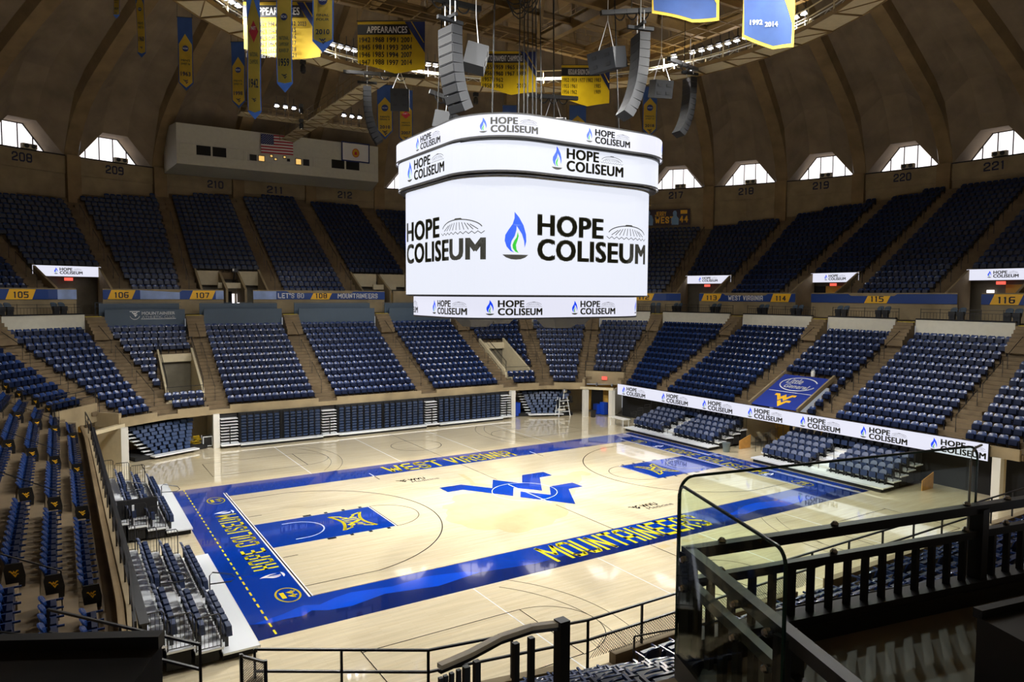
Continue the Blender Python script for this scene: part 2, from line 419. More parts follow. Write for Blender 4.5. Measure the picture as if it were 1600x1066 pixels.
class Art:
    def __init__(s): s.items = []      # (verts2d, faces, material index)
    def add(s, vf, mi=0, x=0, y=0, sx=1, sy=None, rot=0, fitw=None):
        vs, fs = vf; sy = sx if sy is None else sy
        if fitw: 
            w = max(v[0] for v in vs); sx = fitw / w
        c, k = cos(rot), sin(rot)
        s.items.append(([(x + c * a * sx - k * b * sy, y + k * a * sx + c * b * sy) for a, b in vs], fs, mi)); return s
    def poly(s, pts, mi=0):
        tri = tessellate_polygon([[Vector((a, b, 0)) for a, b in pts]])
        s.items.append((list(pts), [tuple(t) for t in tri], mi)); return s
    def line(s, pts, w, mi=0, closed=False):
        P = list(pts) + ([pts[0]] if closed else [])
        vs, fs = [], []
        for (ax, ay), (bx, by) in zip(P[:-1], P[1:]):
            L = hyp(bx - ax, by - ay)
            if L < 1e-9: continue
            dx, dy = (bx - ax) / L * w / 2, (by - ay) / L * w / 2
            n = len(vs); vs += [(ax - dx * .5 + dy, ay - dy * .5 - dx), (bx + dx * .5 + dy, by + dy * .5 - dx), (bx + dx * .5 - dy, by + dy * .5 + dx), (ax - dx * .5 - dy, ay - dy * .5 + dx)]
            fs.append((n, n + 1, n + 2, n + 3))
        s.items.append((vs, fs, mi)); return s
    def arc(s, cx, cy, r, a0, a1, w, mi=0, n=40, ry=None):
        ry = ry or r
        return s.line([(cx + r * cos(rad(a0 + (a1 - a0) * k / n)), cy + ry * sin(rad(a0 + (a1 - a0) * k / n))) for k in range(n + 1)], w, mi)
    def sub(s, art, x, y, sc, rot=0, sy=None, mi=None):
        for vs, fs, m in art.items: s.add((vs, fs), (m if mi is None else mi), x, y, sc, sy, rot)
        return s
    def put(s, mb, fn, d=0.0, layer=0.0, cut=None):
        for k, (vs, fs, mi) in enumerate(s.items):
            if cut:   # slice at vertical lines so the art can bend
                bm = bmesh.new(); bv = [bm.verts.new((a, b, 0)) for a, b in vs]
                for f in fs:
                    try: bm.faces.new([bv[i] for i in f])
                    except ValueError: pass
                lo, hi = min(v[0] for v in vs), max(v[0] for v in vs)
                x = math.floor(lo / cut) * cut
                while x < hi:
                    if x > lo: bmesh.ops.bisect_plane(bm, geom=bm.verts[:] + bm.edges[:] + bm.faces[:], plane_co=(x, 0, 0), plane_no=(1, 0, 0))
                    x += cut
                bm.verts.index_update()
                vs2 = [(v.co.x, v.co.y) for v in bm.verts]; fs2 = [tuple(v.index for v in f.verts) for f in bm.faces]; bm.free()
            else: vs2, fs2 = vs, fs
            n = len(mb.v); mb.v += [tuple(fn(a, b, d + layer * k)) for a, b in vs2]
            for f in fs2: mb.f.append(tuple(n + i for i in f)); mb.mi.append(mi)
        return mb

def plane_fn(o, u, v):
    """2D -> 3D on the plane through o with right vector u and up vector v; depth along u x v"""
    o, u, v = Vector(o), Vector(u).normalized(), Vector(v).normalized(); w = u.cross(v)
    return lambda a, b, d=0: o + u * a + v * b + w * d

# flying WV emblem (unit coordinates, x right, y up), traced from the centre of the floor
_a = [(-3.75, 3.15), (-2.35, 3.15), (-1.19, 1.55), (-.22, 3.12), (.85, 1.56), (1.88, 3.12), (3.44, 3.12), (3.44, 2.1), (2.49, 2.1), (.93, -.40), (-.13, .95), (-1.05, -.46), (-2.8, 2.1), (-3.75, 2.1)]
_b = [(-.19, .14), (.87, -1.30), (1.82, .14), (3.47, .14), (3.47, -.88), (2.43, -.88), (.96, -3.43), (-.84, -.86)]
WV = Art(); WV.poly(_a).poly(_b)

def hope_logo():
    """flame over a bowl, HOPE / COLISEUM, little dome.  width about 6.6, height 2.4; materials 0 ink 1 blue 2 green"""
    A = Art()
    A.poly([(.62, 2.42), (.86, 2.15), (1.1, 1.75), (1.24, 1.3), (1.26, .95), (1.17, .62), (1.14, .95), (1.02, 1.3), (.85, 1.55), (.73, 1.72), (.72, 1.5), (.63, 1.2), (.47, .95), (.42, .72), (.47, .5), (.6, .37),
            (.42, .44), (.22, .66), (.12, .95), (.15, 1.25), (.32, 1.52), (.52, 1.8), (.62, 2.1)], 1)
    A.poly([(.79, 1.42), (.84, 1.2), (.78, .98), (.70, .75), (.73, .52), (.84, .35), (.66, .42), (.54, .58), (.52, .75), (.60, .95), (.74, 1.15)], 2)
    A.poly([(0, .26), (1.38, .26), (1.2, .12), (.95, .03), (.69, 0), (.43, .03), (.18, .12)], 0)
    A.add(text2d('HOPE', .05), 0, 1.92, 1.32, 1, 1.04, fitw=4.4)
    A.add(text2d('COLISEUM', .05), 0, 1.92, .04, 1, 1.06, fitw=7.9)
    cx, y0 = 8.15, 1.32
    A.line([(cx - 1.6 + 3.2 * k / 36, y0 + .08 + .06 * math.cos(k / 36 * 2 * PI * 9)) for k in range(37)], .034, 0)
    A.arc(cx, y0 + .25, 1.5, 14, 166, .05, 0, 20, ry=.52)
    for k in range(10):
        t = (k - 4.5) / 4.5
        A.line([(cx + t * 1.25, y0 + .24), (cx + t * .8, y0 + .62 - .12 * t * t)], .04, 0)
    A.poly([(cx - .35, y0 + .75), (cx - .2, y0 + .84), (cx + .2, y0 + .84), (cx + .35, y0 + .75)], 0)
    return A
HOPE = hope_logo()
INK = ['logoink', 'logoblue', 'logogreen']
# ================================================================= the bowl
def nF(x): return (x, 12, 0, 1)
def nN(x): return (x, -12, 0, -1)
def nR(y): return (12.5, y, 1, 0)
def nL(y): return (-12.5, y, -1, 0)
def nC(sx, sy, t): return (sx * 12.5, sy * 12, sx * sin(rad(t)), sy * cos(rad(t)))
def at(n, d): return Vector((n[0] + (9 + d) * n[2], n[1] + (9 + d) * n[3], 0))

def nRl(y): return (11.4, y, 1, 0)
def nLl(y): return (-11.4, y, -1, 0)
LOWER = [nF(-12.3), nF(-4.4), nF(4.25), nF(12.3), nC(1, 1, 21.5), nC(1, 1, 43.4), nC(1, 1, 63.5), nRl(11.3), nRl(2.8), nRl(-4.2), nRl(-12.1),
         nC(1, -1, 63.5), nC(1, -1, 43.4), nC(1, -1, 21.5), nN(12.3), nN(4.25), nN(-4.4), nN(-12.3), nC(-1, -1, 21.5), nC(-1, -1, 43.4), nC(-1, -1, 63.5),
         nLl(-12.6), nLl(-4.3), nLl(3.3), nLl(11.85), nC(-1, 1, 63.5), nC(-1, 1, 43.4), nC(-1, 1, 21.5)]
NL = len(LOWER)
PORTAL = (5, 11, 19, 25)       # corner blocks with a doorway under the front two rows
VOM = {3: 'a', 27: 'b'}        # blocks with a stairwell opening beside one aisle
TARP = 8
BNAME = {0: 'far side block 107', 1: 'far side block 108', 2: 'far side block 109', 3: 'far right corner block 110', 4: 'far right corner block 111', 5: 'far right corner block 112', 6: 'right corner block 113',
         7: 'right side block 114', 8: 'right side block with the blue tarp', 9: 'right side block 115', 10: 'right side block 116', 24: 'left side block by the far corner', 25: 'far left corner block above the doorway',
         26: 'far left block 105', 27: 'far left block 106', 23: 'second left end block from the far corner', 22: 'middle left end block', 21: 'left end block nearest the near corner', 20: 'near left corner block', 19: 'near left corner block above the doorway',
         18: 'near left block below the camera', 17: 'near side corner block', 16: 'near side block', 15: 'near side middle block', 14: 'near side right block', 13: 'near right corner block', 12: 'near right corner block', 11: 'near right corner block'}
def ld(i): return (.2, 1.25) if i == 0 else (1.25 + .82 * (i - 1), 1.25 + .82 * i)
def lz(i): return 2.75 + .45 * i
NROW = 12
CONC = 9.2

def chord(A, B, d):   # ends of a row line at offset d and its unit direction
    a, b = at(A, d), at(B, d); u = (b - a).normalized(); return a, b, u

def row_cuts(i, r):   # portions of block i row r left open: list of (s0, s1) fractions from the start node in metres
    if i in PORTAL and r < 2: return 'all'
    return None
low = MB(); riser = low
VW = 2.6                                       # stairwell opening width
def vom_range(i, r, L):
    if i == 3 and 2 <= r <= 7: return (.7, .7 + VW)
    if i == 27 and 2 <= r <= 7: return (L - .7 - VW, L - .7)
    if i == TARP and r <= 4: return (L / 2 - 1.85, L / 2 + 1.85)
    return None
for i in range(NL):
    A, B = LOWER[i], LOWER[(i + 1) % NL]
    for r in range(NROW):
        if i in PORTAL and r < 2: continue
        d0, d1 = ld(r); z = lz(r)
        a0, b0, u = chord(A, B, d0); a1, b1, _ = chord(A, B, d1); L = (b0 - a0).length
        segs = [(0, 1)]
        vr = vom_range(i, r, L)
        if vr: segs = [(0, vr[0] / L), (vr[1] / L, 1)]
        zb = z - .45 if r else 2.55
        if r == 0: zb = 2.55
        for s0, s1 in segs:
            p, q, p1, q1 = a0.lerp(b0, s0), a0.lerp(b0, s1), a1.lerp(b1, s0), a1.lerp(b1, s1)
            V = lambda w, zz: (w.x, w.y, zz)
            low.hexa([V(p, zb - .12), V(q, zb - .12), V(q1, zb - .12), V(p1, zb - .12)][::-1], [V(p, z), V(q, z), V(q1, z), V(p1, z)][::-1])
        # half step in the aisle on the start side of the block and on the end side
        if r:
            for (w, w1, sg) in ((a0, a1, 1), (b0, b1, -1)):
                n = (w1 - w).normalized(); hw = u * sg * .62
                q = [w - n * .40, w - n * .40 + hw, w + hw, w]
                if sg < 0: q = q[::-1]
                low.hexa([(v.x, v.y, z - .46) for v in q][::-1], [(v.x, v.y, z - .225) for v in q][::-1])
struct('lower_terrace', low, 'step')

# front parapet beam around the bowl, and the aisle-foot gaps
par = MB()
for i in range(NL):
    A, B = LOWER[i], LOWER[(i + 1) % NL]
    if i in PORTAL:
        a0, b0, u = chord(A, B, 1.75); zt, zb, dd = 3.95, 2.75, .25
        a1, b1, _ = chord(A, B, 1.95)
        # cheek walls beside the doorway
        for N_, sg in ((A, 1), (B, -1)):
            p, q = at(N_, .62 if abs(N_[2]) > .8 else .02), at(N_, 1.9)
            par.bar((p.x, p.y, 2.9), (q.x, q.y, 2.9), .22, .9)
        u2 = u
        par.hexa([(a0.x, a0.y, zb), (b0.x, b0.y, zb), (b1.x, b1.y, zb), (a1.x, a1.y, zb)][::-1], [(a0.x, a0.y, zt), (b0.x, b0.y, zt), (b1.x, b1.y, zt), (a1.x, a1.y, zt)][::-1])
        continue
    a0, b0, u = chord(A, B, 0); a1, b1, _ = chord(A, B, .22)
    L = (b0 - a0).length
    g0 = .0 if (i - 1) % NL in PORTAL or 20 <= i <= 24 else .72
    g1 = .0 if (i + 1) % NL in PORTAL or 20 <= i <= 24 else .72
    parts = [(g0, L - g1, 3.02, 2.42)]
    if i == TARP: parts = [(g0, L / 2 - 1.95, 3.02, 2.42), (L / 2 - 1.95, L / 2 + 1.95, 2.9, 2.42), (L / 2 + 1.95, L - g1, 3.02, 2.42)]
    if g0: parts.append((0, g0, 2.75, 2.42))
    if g1: parts.append((L - g1, L, 2.75, 2.42))
    for s0, s1, zt, zb in parts:
        p, q = a0 + u * s0, a0 + u * s1; n = (a1 - a0).normalized() if abs((a1 - a0).dot(u)) < .01 else Vector((u.y, -u.x, 0)) * (1 if Vector((u.y, -u.x, 0)).dot(a1 - a0) > 0 else -1)
        n = n * .22
        par.hexa([(p.x, p.y, zb), (q.x, q.y, zb), (q.x + n.x, q.y + n.y, zb), (p.x + n.x, p.y + n.y, zb)][::-1], [(p.x, p.y, zt), (q.x, q.y, zt), (q.x + n.x, q.y + n.y, zt), (p.x + n.x, p.y + n.y, zt)][::-1])
struct('trim_parapet', par, 'concrete')

# walls under the bowl
def ring_wall(mb, nodes, d, z0, z1, idx=None):
    n = len(nodes)
    for i in (idx if idx is not None else range(n)):
        a, b, u = chord(nodes[i], nodes[(i + 1) % n], d); a1, b1, _ = chord(nodes[i], nodes[(i + 1) % n], d + .2)
        mb.hexa([(a.x, a.y, z0), (b.x, b.y, z0), (b1.x, b1.y, z0), (a1.x, a1.y, z0)][::-1], [(a.x, a.y, z1), (b.x, b.y, z1), (b1.x, b1.y, z1), (a1.x, a1.y, z1)][::-1])
w = MB(); ring_wall(w, LOWER, 1.6, 0, 2.4, [0, 1, 2]); struct('wall_far', w, 'dark')
w = MB(); ring_wall(w, LOWER, 3.4, 0, 3.6, [3, 4, 26, 27]); struct('wall_corner', w, 'cream')
w = MB(); ring_wall(w, LOWER, 1.3, 0, 2.5, [6, 7, 9, 10, 20, 21, 22, 23, 24])
for sx in (1, -1):
    for s0, s1 in ((12, 20), (-12, -20)):
        pass
struct('wall_end', w, 'blacksoft')
w = MB(); ring_wall(w, LOWER, 1.3, 0, 2.4, [11, 12, 13, 14, 15, 16, 17, 18]); struct('wall_near', w, 'cream')
# white posts at the corners
w = MB()
for x, y in ((12.42, 20.85), (18.5, 18.0), (20.35, 16.5), (-12.55, 21.0), (-18.5, 18.35), (-20.4, 16.5), (20.6, -15.0)):
    w.box(x - .21, x + .21, y - .21, y + .21, 0, 2.45)
struct('trim_column', w, 'white')
w = MB()
# cream doorway walls: far corners and the tunnel on the right
for sx in (1, -1):
    w.bar((sx * 18.6, 18.2, 1.22), (sx * 20.7, 21.2, 1.22), .2, 2.44)
    w.bar((sx * 20.5, 16.6, 1.22), (sx * 23.6, 19.0, 1.22), .2, 2.44)
    w.bar((sx * 12.55, 21.1, 1.22), (sx * 12.55, 24.3, 1.22), .2, 2.44)
w.bar((21.35, 2.75, 1.22), (24.6, 2.2, 1.22), .2, 2.44)
w.bar((21.45, -1.75, 1.22), (24.6, -1.6, 1.22), .2, 2.44)
w.bar((21.4, -14.6, 1.22), (24.6, -16.6, 1.22), .25, 2.44)
struct('wall_tunnel', w, 'cream')
w = MB()
for sx in (1, -1): w.bar((sx * 20.7, 21.2, 1.22), (sx * 23.6, 19.0, 1.22), .2, 2.44)
w.bar((24.6, 2.4, 1.22), (24.6, -1.8, 1.22), .2, 2.44)
struct('wall_passage', w, 'warmwall')
dr = MB(); dr.obox((21.85, 20.2, 1.05), (2.9, -2.2, 0), (2.2, 2.9, 0), (0, 0, 1), .135, .012, 1.05)
dr = MB()
uu = Vector((2.9, -2.2, 0)).normalized(); nn = Vector((-2.2, -2.9, 0)).normalized()
dr.obox(Vector((21.75, 20.3, 1.05)) + nn * .14, uu, nn, (0, 0, 1), .55, .04, 1.05)
d1 = struct('door_1', dr, 'black')
dr = MB(); dr.box(24.42, 24.5, -.2, .8, 0, 2.1); struct('door_2', dr, 'black')

# floor
fl = MB(); fl.box(-24.9, 24.9, -24.9, 24.9, -.25, 0)
FLOOR = struct('floor', fl, 'maple')
fl = MB()
for sx in (1, -1): fl.poly([(sx * 19.6, 17.4, .004), (sx * 21.4, 15.2, .004), (sx * 25.5, 19.6, .004), (sx * 21.4, 22, .004)][::sx])
fl.poly([(21.5, -1.7, .004), (24.5, -1.5, .004), (24.5, 2.1, .004), (21.5, 2.6, .004)])
struct('floor_mat', fl, 'tile')

# ---------------------------------------------------------------- painted floor (thin paint films, children of the floor)
def paint(name, art, m, z):
    mb = MB(); art.put(mb, lambda a, b, d: (a, b, d), z, 0)
    return mb.build(name, m, FLOOR)
CB = Art()
CB.poly([(-16.9, -10.1), (16.9, -10.1), (16.9, -7.62), (-16.9, -7.62)]); CB.poly([(-16.9, 7.62), (16.9, 7.62), (16.9, 10.1), (-16.9, 10.1)])
CB.poly([(-16.9, -7.62), (-14.37, -7.62), (-14.37, 7.62), (-16.9, 7.62)]); CB.poly([(14.37, -7.62), (16.9, -7.62), (16.9, 7.62), (14.37, 7.62)])
for s in (1, -1):
    x0, x1 = sorted((s * 14.30, s * 8.56)); CB.poly([(x0, -1.8), (x1, -1.8), (x1, 1.8), (x0, 1.8)])
paint('painted_border', CB, 'courtblue', .002)
paint('painted_state_outline', Art().poly([(-1.36, 5.48), (-1.09, 5.14), (-1.23, 4.04), (-1.52, 2.94), (-0.58, 2.06), (2.53, 1.76), (3.51, 2.01), (4.23, 1.74), (5.0, 2.15), (5.7, 2.08), (5.78, 1.22), (5.34, 0.9), (4.99, 1.28), (4.34, 0.34), (3.43, -0.38), (2.22, -1.72), (1.14, -2.71), (0.34, -3.25), (-0.2, -4.39), (-0.66, -4.81), (-1.46, -4.99), (-2.04, -5.5), (-2.5, -5.54), (-3.04, -5.52), (-3.62, -5.77), (-4.14, -5.75), (-4.52, -5.32), (-4.59, -4.78), (-5.08, -4.72), (-5.5, -4.32), (-5.76, -3.86), (-5.79, -3.32), (-6.11, -2.69), (-6.1, -2.16), (-5.73, -1.71), (-5.58, -1.22), (-5.2, -0.74), (-5.41, -0.49), (-5.15, -0.03), (-4.62, 0.03), (-4.28, 0.2), (-4.24, 0.7), (-3.83, 1.26), (-3.27, 1.34), (-2.81, 1.2), (-2.47, 1.13), (-2.09, 2.36), (-1.56, 3.59)]), 'stain', .002)
mt = Art()
mt.poly([(-16.9, -10.1), (16.9, -10.1), (16.9, -9.3), (15.2, -9.0), (13, -9.35), (10.2, -9.55), (9.3, -9.3), (8.4, -9.2), (7.4, -9.37), (5.5, -9.6), (3, -9.2), (0, -9.55), (-3, -9.1), (-5.5, -9.3), (-8, -8.9), (-10, -9.25), (-12, -8.85), (-13.39, -9.2), (-14.2, -9.1), (-14.7, -8.81), (-15.05, -9.07), (-15.7, -9.0), (-16.2, -9.08), (-16.9, -8.75)])
paint('painted_dark_ridge', mt, 'mtndark', .0035)
mt = Art()
mt.poly([(-16.66, -8.81), (-16.13, -8.68), (-15.62, -8.57), (-15.11, -8.33), (-14.81, -8.25), (-14.31, -8.48), (-13.63, -8.19), (-12.99, -8.05), (-11.5, -8.35), (-10, -8.15), (-8.5, -8.5), (-8, -8.88), (-10, -9.22), (-12, -8.82), (-13.39, -9.17), (-14.2, -9.07), (-14.7, -8.78), (-15.05, -9.04), (-15.7, -8.97), (-16.2, -9.0)])
mt.poly([(6.2, -8.95), (7.07, -8.76), (8.4, -8.34), (9.34, -8.28), (10.6, -8.6), (12.2, -8.45), (13, -9.3), (10.2, -9.5), (9.3, -9.25), (8.4, -9.15), (7.4, -9.3)])
paint('painted_bright_ridge', mt, 'mtnlight', .0045)
# white and black lines
wl, bl = Art(), Art()
for s in (1, -1):
    wl.line([(s * 14.42, -7.62), (s * 14.42, 8.35)], .07); bl.line([(s * 14.36, -7.62), (s * 14.36, 8.35)], .05); wl.line([(s * 14.30, -7.62), (s * 14.30, 8.35)], .05)
    wl.arc(s * 12.725, 0, 1.22, -90 if s < 0 else 90, 90 if s < 0 else 270, .07); wl.line([(s * 12.725, 1.22), (s * 13.1, 1.22)], .07); wl.line([(s * 12.725, -1.22), (s * 13.1, -1.22)], .07)
    wl.line([(s * 8.53, -1.85), (s * 8.53, 1.85)], .05); bl.line([(s * 8.48, -1.85), (s * 8.48, 1.85)], .04)
    for k, (x, w_) in enumerate(((11.7, .3), (10.75, .06), (9.85, .06), (8.95, .06))):
        for t in (1, -1): bl.line([(s * x - w_ / 2, t * 1.93), (s * x + w_ / 2, t * 1.93)], .2)
    a0 = 90 - math.degrees(math.atan2(1.6, 6.6)); y = 6.6
    aa = math.degrees(math.asin(6.6 / 6.75))
    bl.arc(s * 12.725, 0, 6.75, -aa if s < 0 else 180 - aa, aa if s < 0 else 180 + aa, .05, 0, 60)
    xc = s * (12.725 - 6.75 * cos(rad(aa)))
    for t in (1, -1): bl.line([(xc, t * 6.6), (s * 14.3, t * 6.6)], .035); bl.line([(s * 14.2, t * 3.2), (s * 13.6, t * 3.2)], .04)
    bl.arc(s * 8.53, 0, 1.83, -90 if s < 0 else 90, 90 if s < 0 else 270, .035)
    wl.line([(s * 5.95, 7.5), (s * 5.95, 8.35)], .07); bl.line([(s * 5.95, 6.7), (s * 5.95, 7.5)], .05)
bl.line([(0, -7.62), (0, -3.0)], .04); bl.line([(0, 3.0), (0, 7.62)], .04); wl.line([(0, -2.6), (0, 1.7)], .045)
wl.arc(0, 0, 1.83, 0, 360, .04, 0, 60)
bl.line([(-14.3, 7.6), (14.3, 7.6)], .02); bl.line([(-14.3, -7.6), (14.3, -7.6)], .02)
# practice courts on both sides
for t in (1, -1):
    bl.line([(0, t * 10.15), (0, t * 19.6)], .03); bl.arc(0, t * 14.4, 1.83, 0, 360, .03)
    for s in (1, -1):
        for yy in (12.55, 16.2): bl.line([(s * 14.27, t * yy), (s * 8.5, t * yy)], .03)
        bl.line([(s * 8.5, t * 12.55), (s * 8.5, t * 16.2)], .03); bl.line([(s * 14.27, t * 12.4), (s * 14.27, t * 16.2)], .03)
        bl.arc(s * 8.5, t * 14.4, 1.83, -90 if s < 0 else 90, 90 if s < 0 else 270, .025)
        for rr in (6.02, 6.75): bl.arc(s * 12.7, t * 14.4, rr, -40 if s < 0 else 140, 40 if s < 0 else 220, .022)
        wl.line([(s * 9.0, t * 10.15), (s * 9.0, t * 19)], .05); wl.line([(s * 3.0, t * 10.15), (s * 3.0, t * 19)], .05)
bl.line([(-17.6, 18.2), (-17.6, 15.6)], .05)
for s in (1, -1):
    for k in range(36):
        y = -9.95 + k * .575; wl.items  # dashes of the yellow coaching line below
ds = Art()
for s in (1, -1):
    for k in range(35):
        y = -9.9 + k * .58; ds.line([(s * 16.2, y), (s * 16.2, y + .3)], .07)
# lettering
yl = Art()
def fit(vf, x0, y0, w, h, art, rot=0, mi=0):
    vs, fs = vf; W_ = max(v[0] for v in vs); art.add(vf, mi, x0, y0, w / W_, h, rot)
fit(block2d('WEST', .62, .155, .16), -4.78, 7.85, 3.9, 1.72, yl); fit(block2d('VIRGINIA', .62, .155, .16), -.35, 7.85, 4.95, 1.72, yl)
fit(block2d('MOUNTAINEERS', .60, .14, .16), -4.7, -9.62, 9.4, 1.85, yl)
# HOPE COLISEUM on the two ends: read from inside the court
fit(block2d('HOPE COLISEUM', .5, .135, .28), -14.62, -4.15, 8.35, .98, yl, PI / 2)
fit(block2d('HOPE COLISEUM', .5, .135, .28), 14.62, 4.0, 8.35, .98, yl, -PI / 2)
for sx, rt in ((-1, PI / 2), (1, -PI / 2)):
    for sy in (1, -1):
        cx, cy = sx * 15.05, sy * 7.05
        E_ = Art(); E_.arc(0, 0, .66, 0, 360, .07, 0, 40, ry=.42); fit(block2d('44', .8, .2, .1), -.33, -.31, .66, .34, E_); E_.poly([(-.28, .10), (.28, .10), (.28, .26), (-.28, .26)])
        yl.sub(E_, cx, cy, 1.0, rt)
paint('painted_yellow_lettering', yl, 'courtgold', .006)
paint('painted_dashes', ds, 'courtgold', .005)
for sx, rt in ((-1, PI / 2), (1, -PI / 2)):
    for sy in (1, -1):
        F = Art(); F.items = [it for it in HOPE.items[:3]]
        # flame and bowl beside the words
        wl.sub(F, sx * 14.62, (sy * 4.8 - sx * -.45) if True else 0, .40, rt, mi=0)
lab = Art()
for sx in (-1, 1):
    for sy in (1, -1):
        fit(text2d('WEST', .03), -.25, -.245, .5, .12, lab) if 0 else None
paint('painted_white_line', wl, 'courtwhite', .0075)
paint('painted_black_line', bl, 'courtblack', .008)
paint('painted_center_emblem', Art().sub(WV, 0, 0, 1), 'courtblue', .005)
wc = Art(); wc.arc(0, 0, 1.83, 60, 215, .045, 0, 40); wc.arc(0, 0, 1.83, -75, 25, .045, 0, 40)
paint('painted_center_circle', wc, 'courtwhite', .0085)
# conference mark in the lanes: a pinched yellow frame with XII
def xii(sgn):
    A = Art()
    def side(y0, x0, x1, sag, n=10): return [(x0 + (x1 - x0) * k / n, y0 + sag * math.sin(PI * k / n)) for k in range(n + 1)]
    o = side(.86, -1.25, 1.25, -.34); A.line(o, .17); A.line([(x, -y) for x, y in o], .17)
    for s in (1, -1):
        A.line([(s * 1.25, .86), (s * .98, .34), (s * .80, .34), (s * .62, .10)], .12); A.line([(s * 1.25, -.86), (s * .98, -.34), (s * .80, -.34), (s * .62, -.10)], .12)
    A.line([(-.55, .36), (-.02, -.36)], .2); A.line([(-.55, -.36), (-.02, .36)], .1)
    A.line([(.2, -.38), (.2, .38)], .12); A.line([(.48, -.38), (.48, .38)], .12)
    return A
kx = Art(); kx.sub(xii(1), -10.05, 0, .92, PI / 2); kx.sub(xii(1), 10.05, 0, .92, -PI / 2)
paint('painted_conference_mark', kx, 'courtgold', .006)
tx = Art()
for cx, cy in ((-5.3, 5.0), (2.9, -6.2)):
    tx.sub(WV, cx + .35, cy + .62, .085); fit(text2d('WVU', .04), cx + .75, cy + .42, 1.05, .42, tx); fit(text2d('Medicine', -.008), cx + .75, cy, 1.75, .34, tx)
tx.add(text2d('44'), 0, 99, 99, .01) if 0 else None
paint('painted_sponsor_lettering', tx, 'courtblack', .006)
# small squares taped beside the near sideline
st = Art()
for k, (x, w_) in enumerate(((.1, .55), (1.0, .35), (1.6, .4), (2.6, .3))): st.poly([(x, -10.75), (x + w_, -10.75), (x + w_, -10.4), (x, -10.4)])
paint('floor_sticker', st, 'stain', .004)

# ================================================================= concourse, side walls of the bowl
cf = MB()
for i in range(NL):
    A, B = LOWER[i], LOWER[(i + 1) % NL]
    a0, b0, u = chord(A, B, 10.27 if not 15 <= i <= 21 else 13.3); a1, b1, _ = chord(A, B, 17.2)
    cf.hexa([(a0.x, a0.y, 8.95), (b0.x, b0.y, 8.95), (b1.x, b1.y, 8.95), (a1.x, a1.y, 8.95)][::-1], [(a0.x, a0.y, CONC), (b0.x, b0.y, CONC), (b1.x, b1.y, CONC), (a1.x, a1.y, CONC)][::-1])
    # riser strip under the concourse edge
    a2, b2, _ = chord(A, B, 10.0)
    if 15 <= i <= 21: a0, b0, _ = chord(A, B, 13.5)
    cf.hexa([(a2.x, a2.y, 7.5), (b2.x, b2.y, 7.5), (b0.x, b0.y, 7.5), (a0.x, a0.y, 7.5)][::-1], [(a2.x, a2.y, 7.72), (b2.x, b2.y, 7.72), (b0.x, b0.y, 7.72), (a0.x, a0.y, 7.72)][::-1])
struct('concourse_floor', cf, 'step')
# stairs from the last row to the concourse in each aisle: three extra steps
cs = MB()
for i in range(NL):
    if 15 <= i <= 22: continue
    N_ = LOWER[i]; n = Vector((N_[2], N_[3], 0)); t = Vector((-n.y, n.x, 0))
    for k in range(6):
        c = at(N_, 10.3 - .0 - .26 * (6 - k) + .13)
        z = 7.7 + .25 * (k + 1)
        cs.obox((c.x, c.y, (z + 7.5) / 2), n, t, (0, 0, 1), .13, .66, (z - 7.5) / 2)
struct('concourse_stair', cs, 'step')
ye = MB()
for i in range(NL):
    if 15 <= i <= 22: continue
    N_ = LOWER[i]; n = Vector((N_[2], N_[3], 0)); t = Vector((-n.y, n.x, 0)); c = at(N_, 10.34)
    ye.obox((c.x, c.y, CONC + .012), n, t, (0, 0, 1), .05, .62, .012)
struct('trim_yellow_edge', ye, 'courtgold')
GREY = {27: 1, 0: 1, 1: 1, 2: 1, 3: 1}
gw, ww, cap = MB(), MB(), MB()
for i in range(NL):
    A, B = LOWER[i], LOWER[(i + 1) % NL]
    a, b, u = chord(A, B, 10.3); L = (b - a).length; n = Vector((u.y, -u.x, 0)); n = n if n.dot(Vector((A[2], A[3], 0))) > 0 else -n
    p, q = a + u * .75, b - u * .75
    if i in GREY:
        for off, z0, z1, ex in ((0, 7.7, 9.72, 0), (.55, 9.0, 10.2, .25)):
            P, Q = p + n * off + u * (-ex), q + n * off + u * (-ex)
            gw.bar((P.x, P.y, (z0 + z1) / 2), (Q.x, Q.y, (z0 + z1) / 2), .1, z1 - z0)
    else:
        if i in range(13, 23): continue
        ww.bar((p.x, p.y, 8.55), (q.x, q.y, 8.55), .16, 1.7)
        P, Q = p + n * .05, q + n * .05
        cap.bar((P.x, P.y, 9.44), (Q.x, Q.y, 9.44), .34, .09)
struct('wall_rear_grey', gw, 'greywall'); struct('wall_rear_cream', ww, 'palewall'); struct('trim_wall_cap', cap, 'blacksoft')
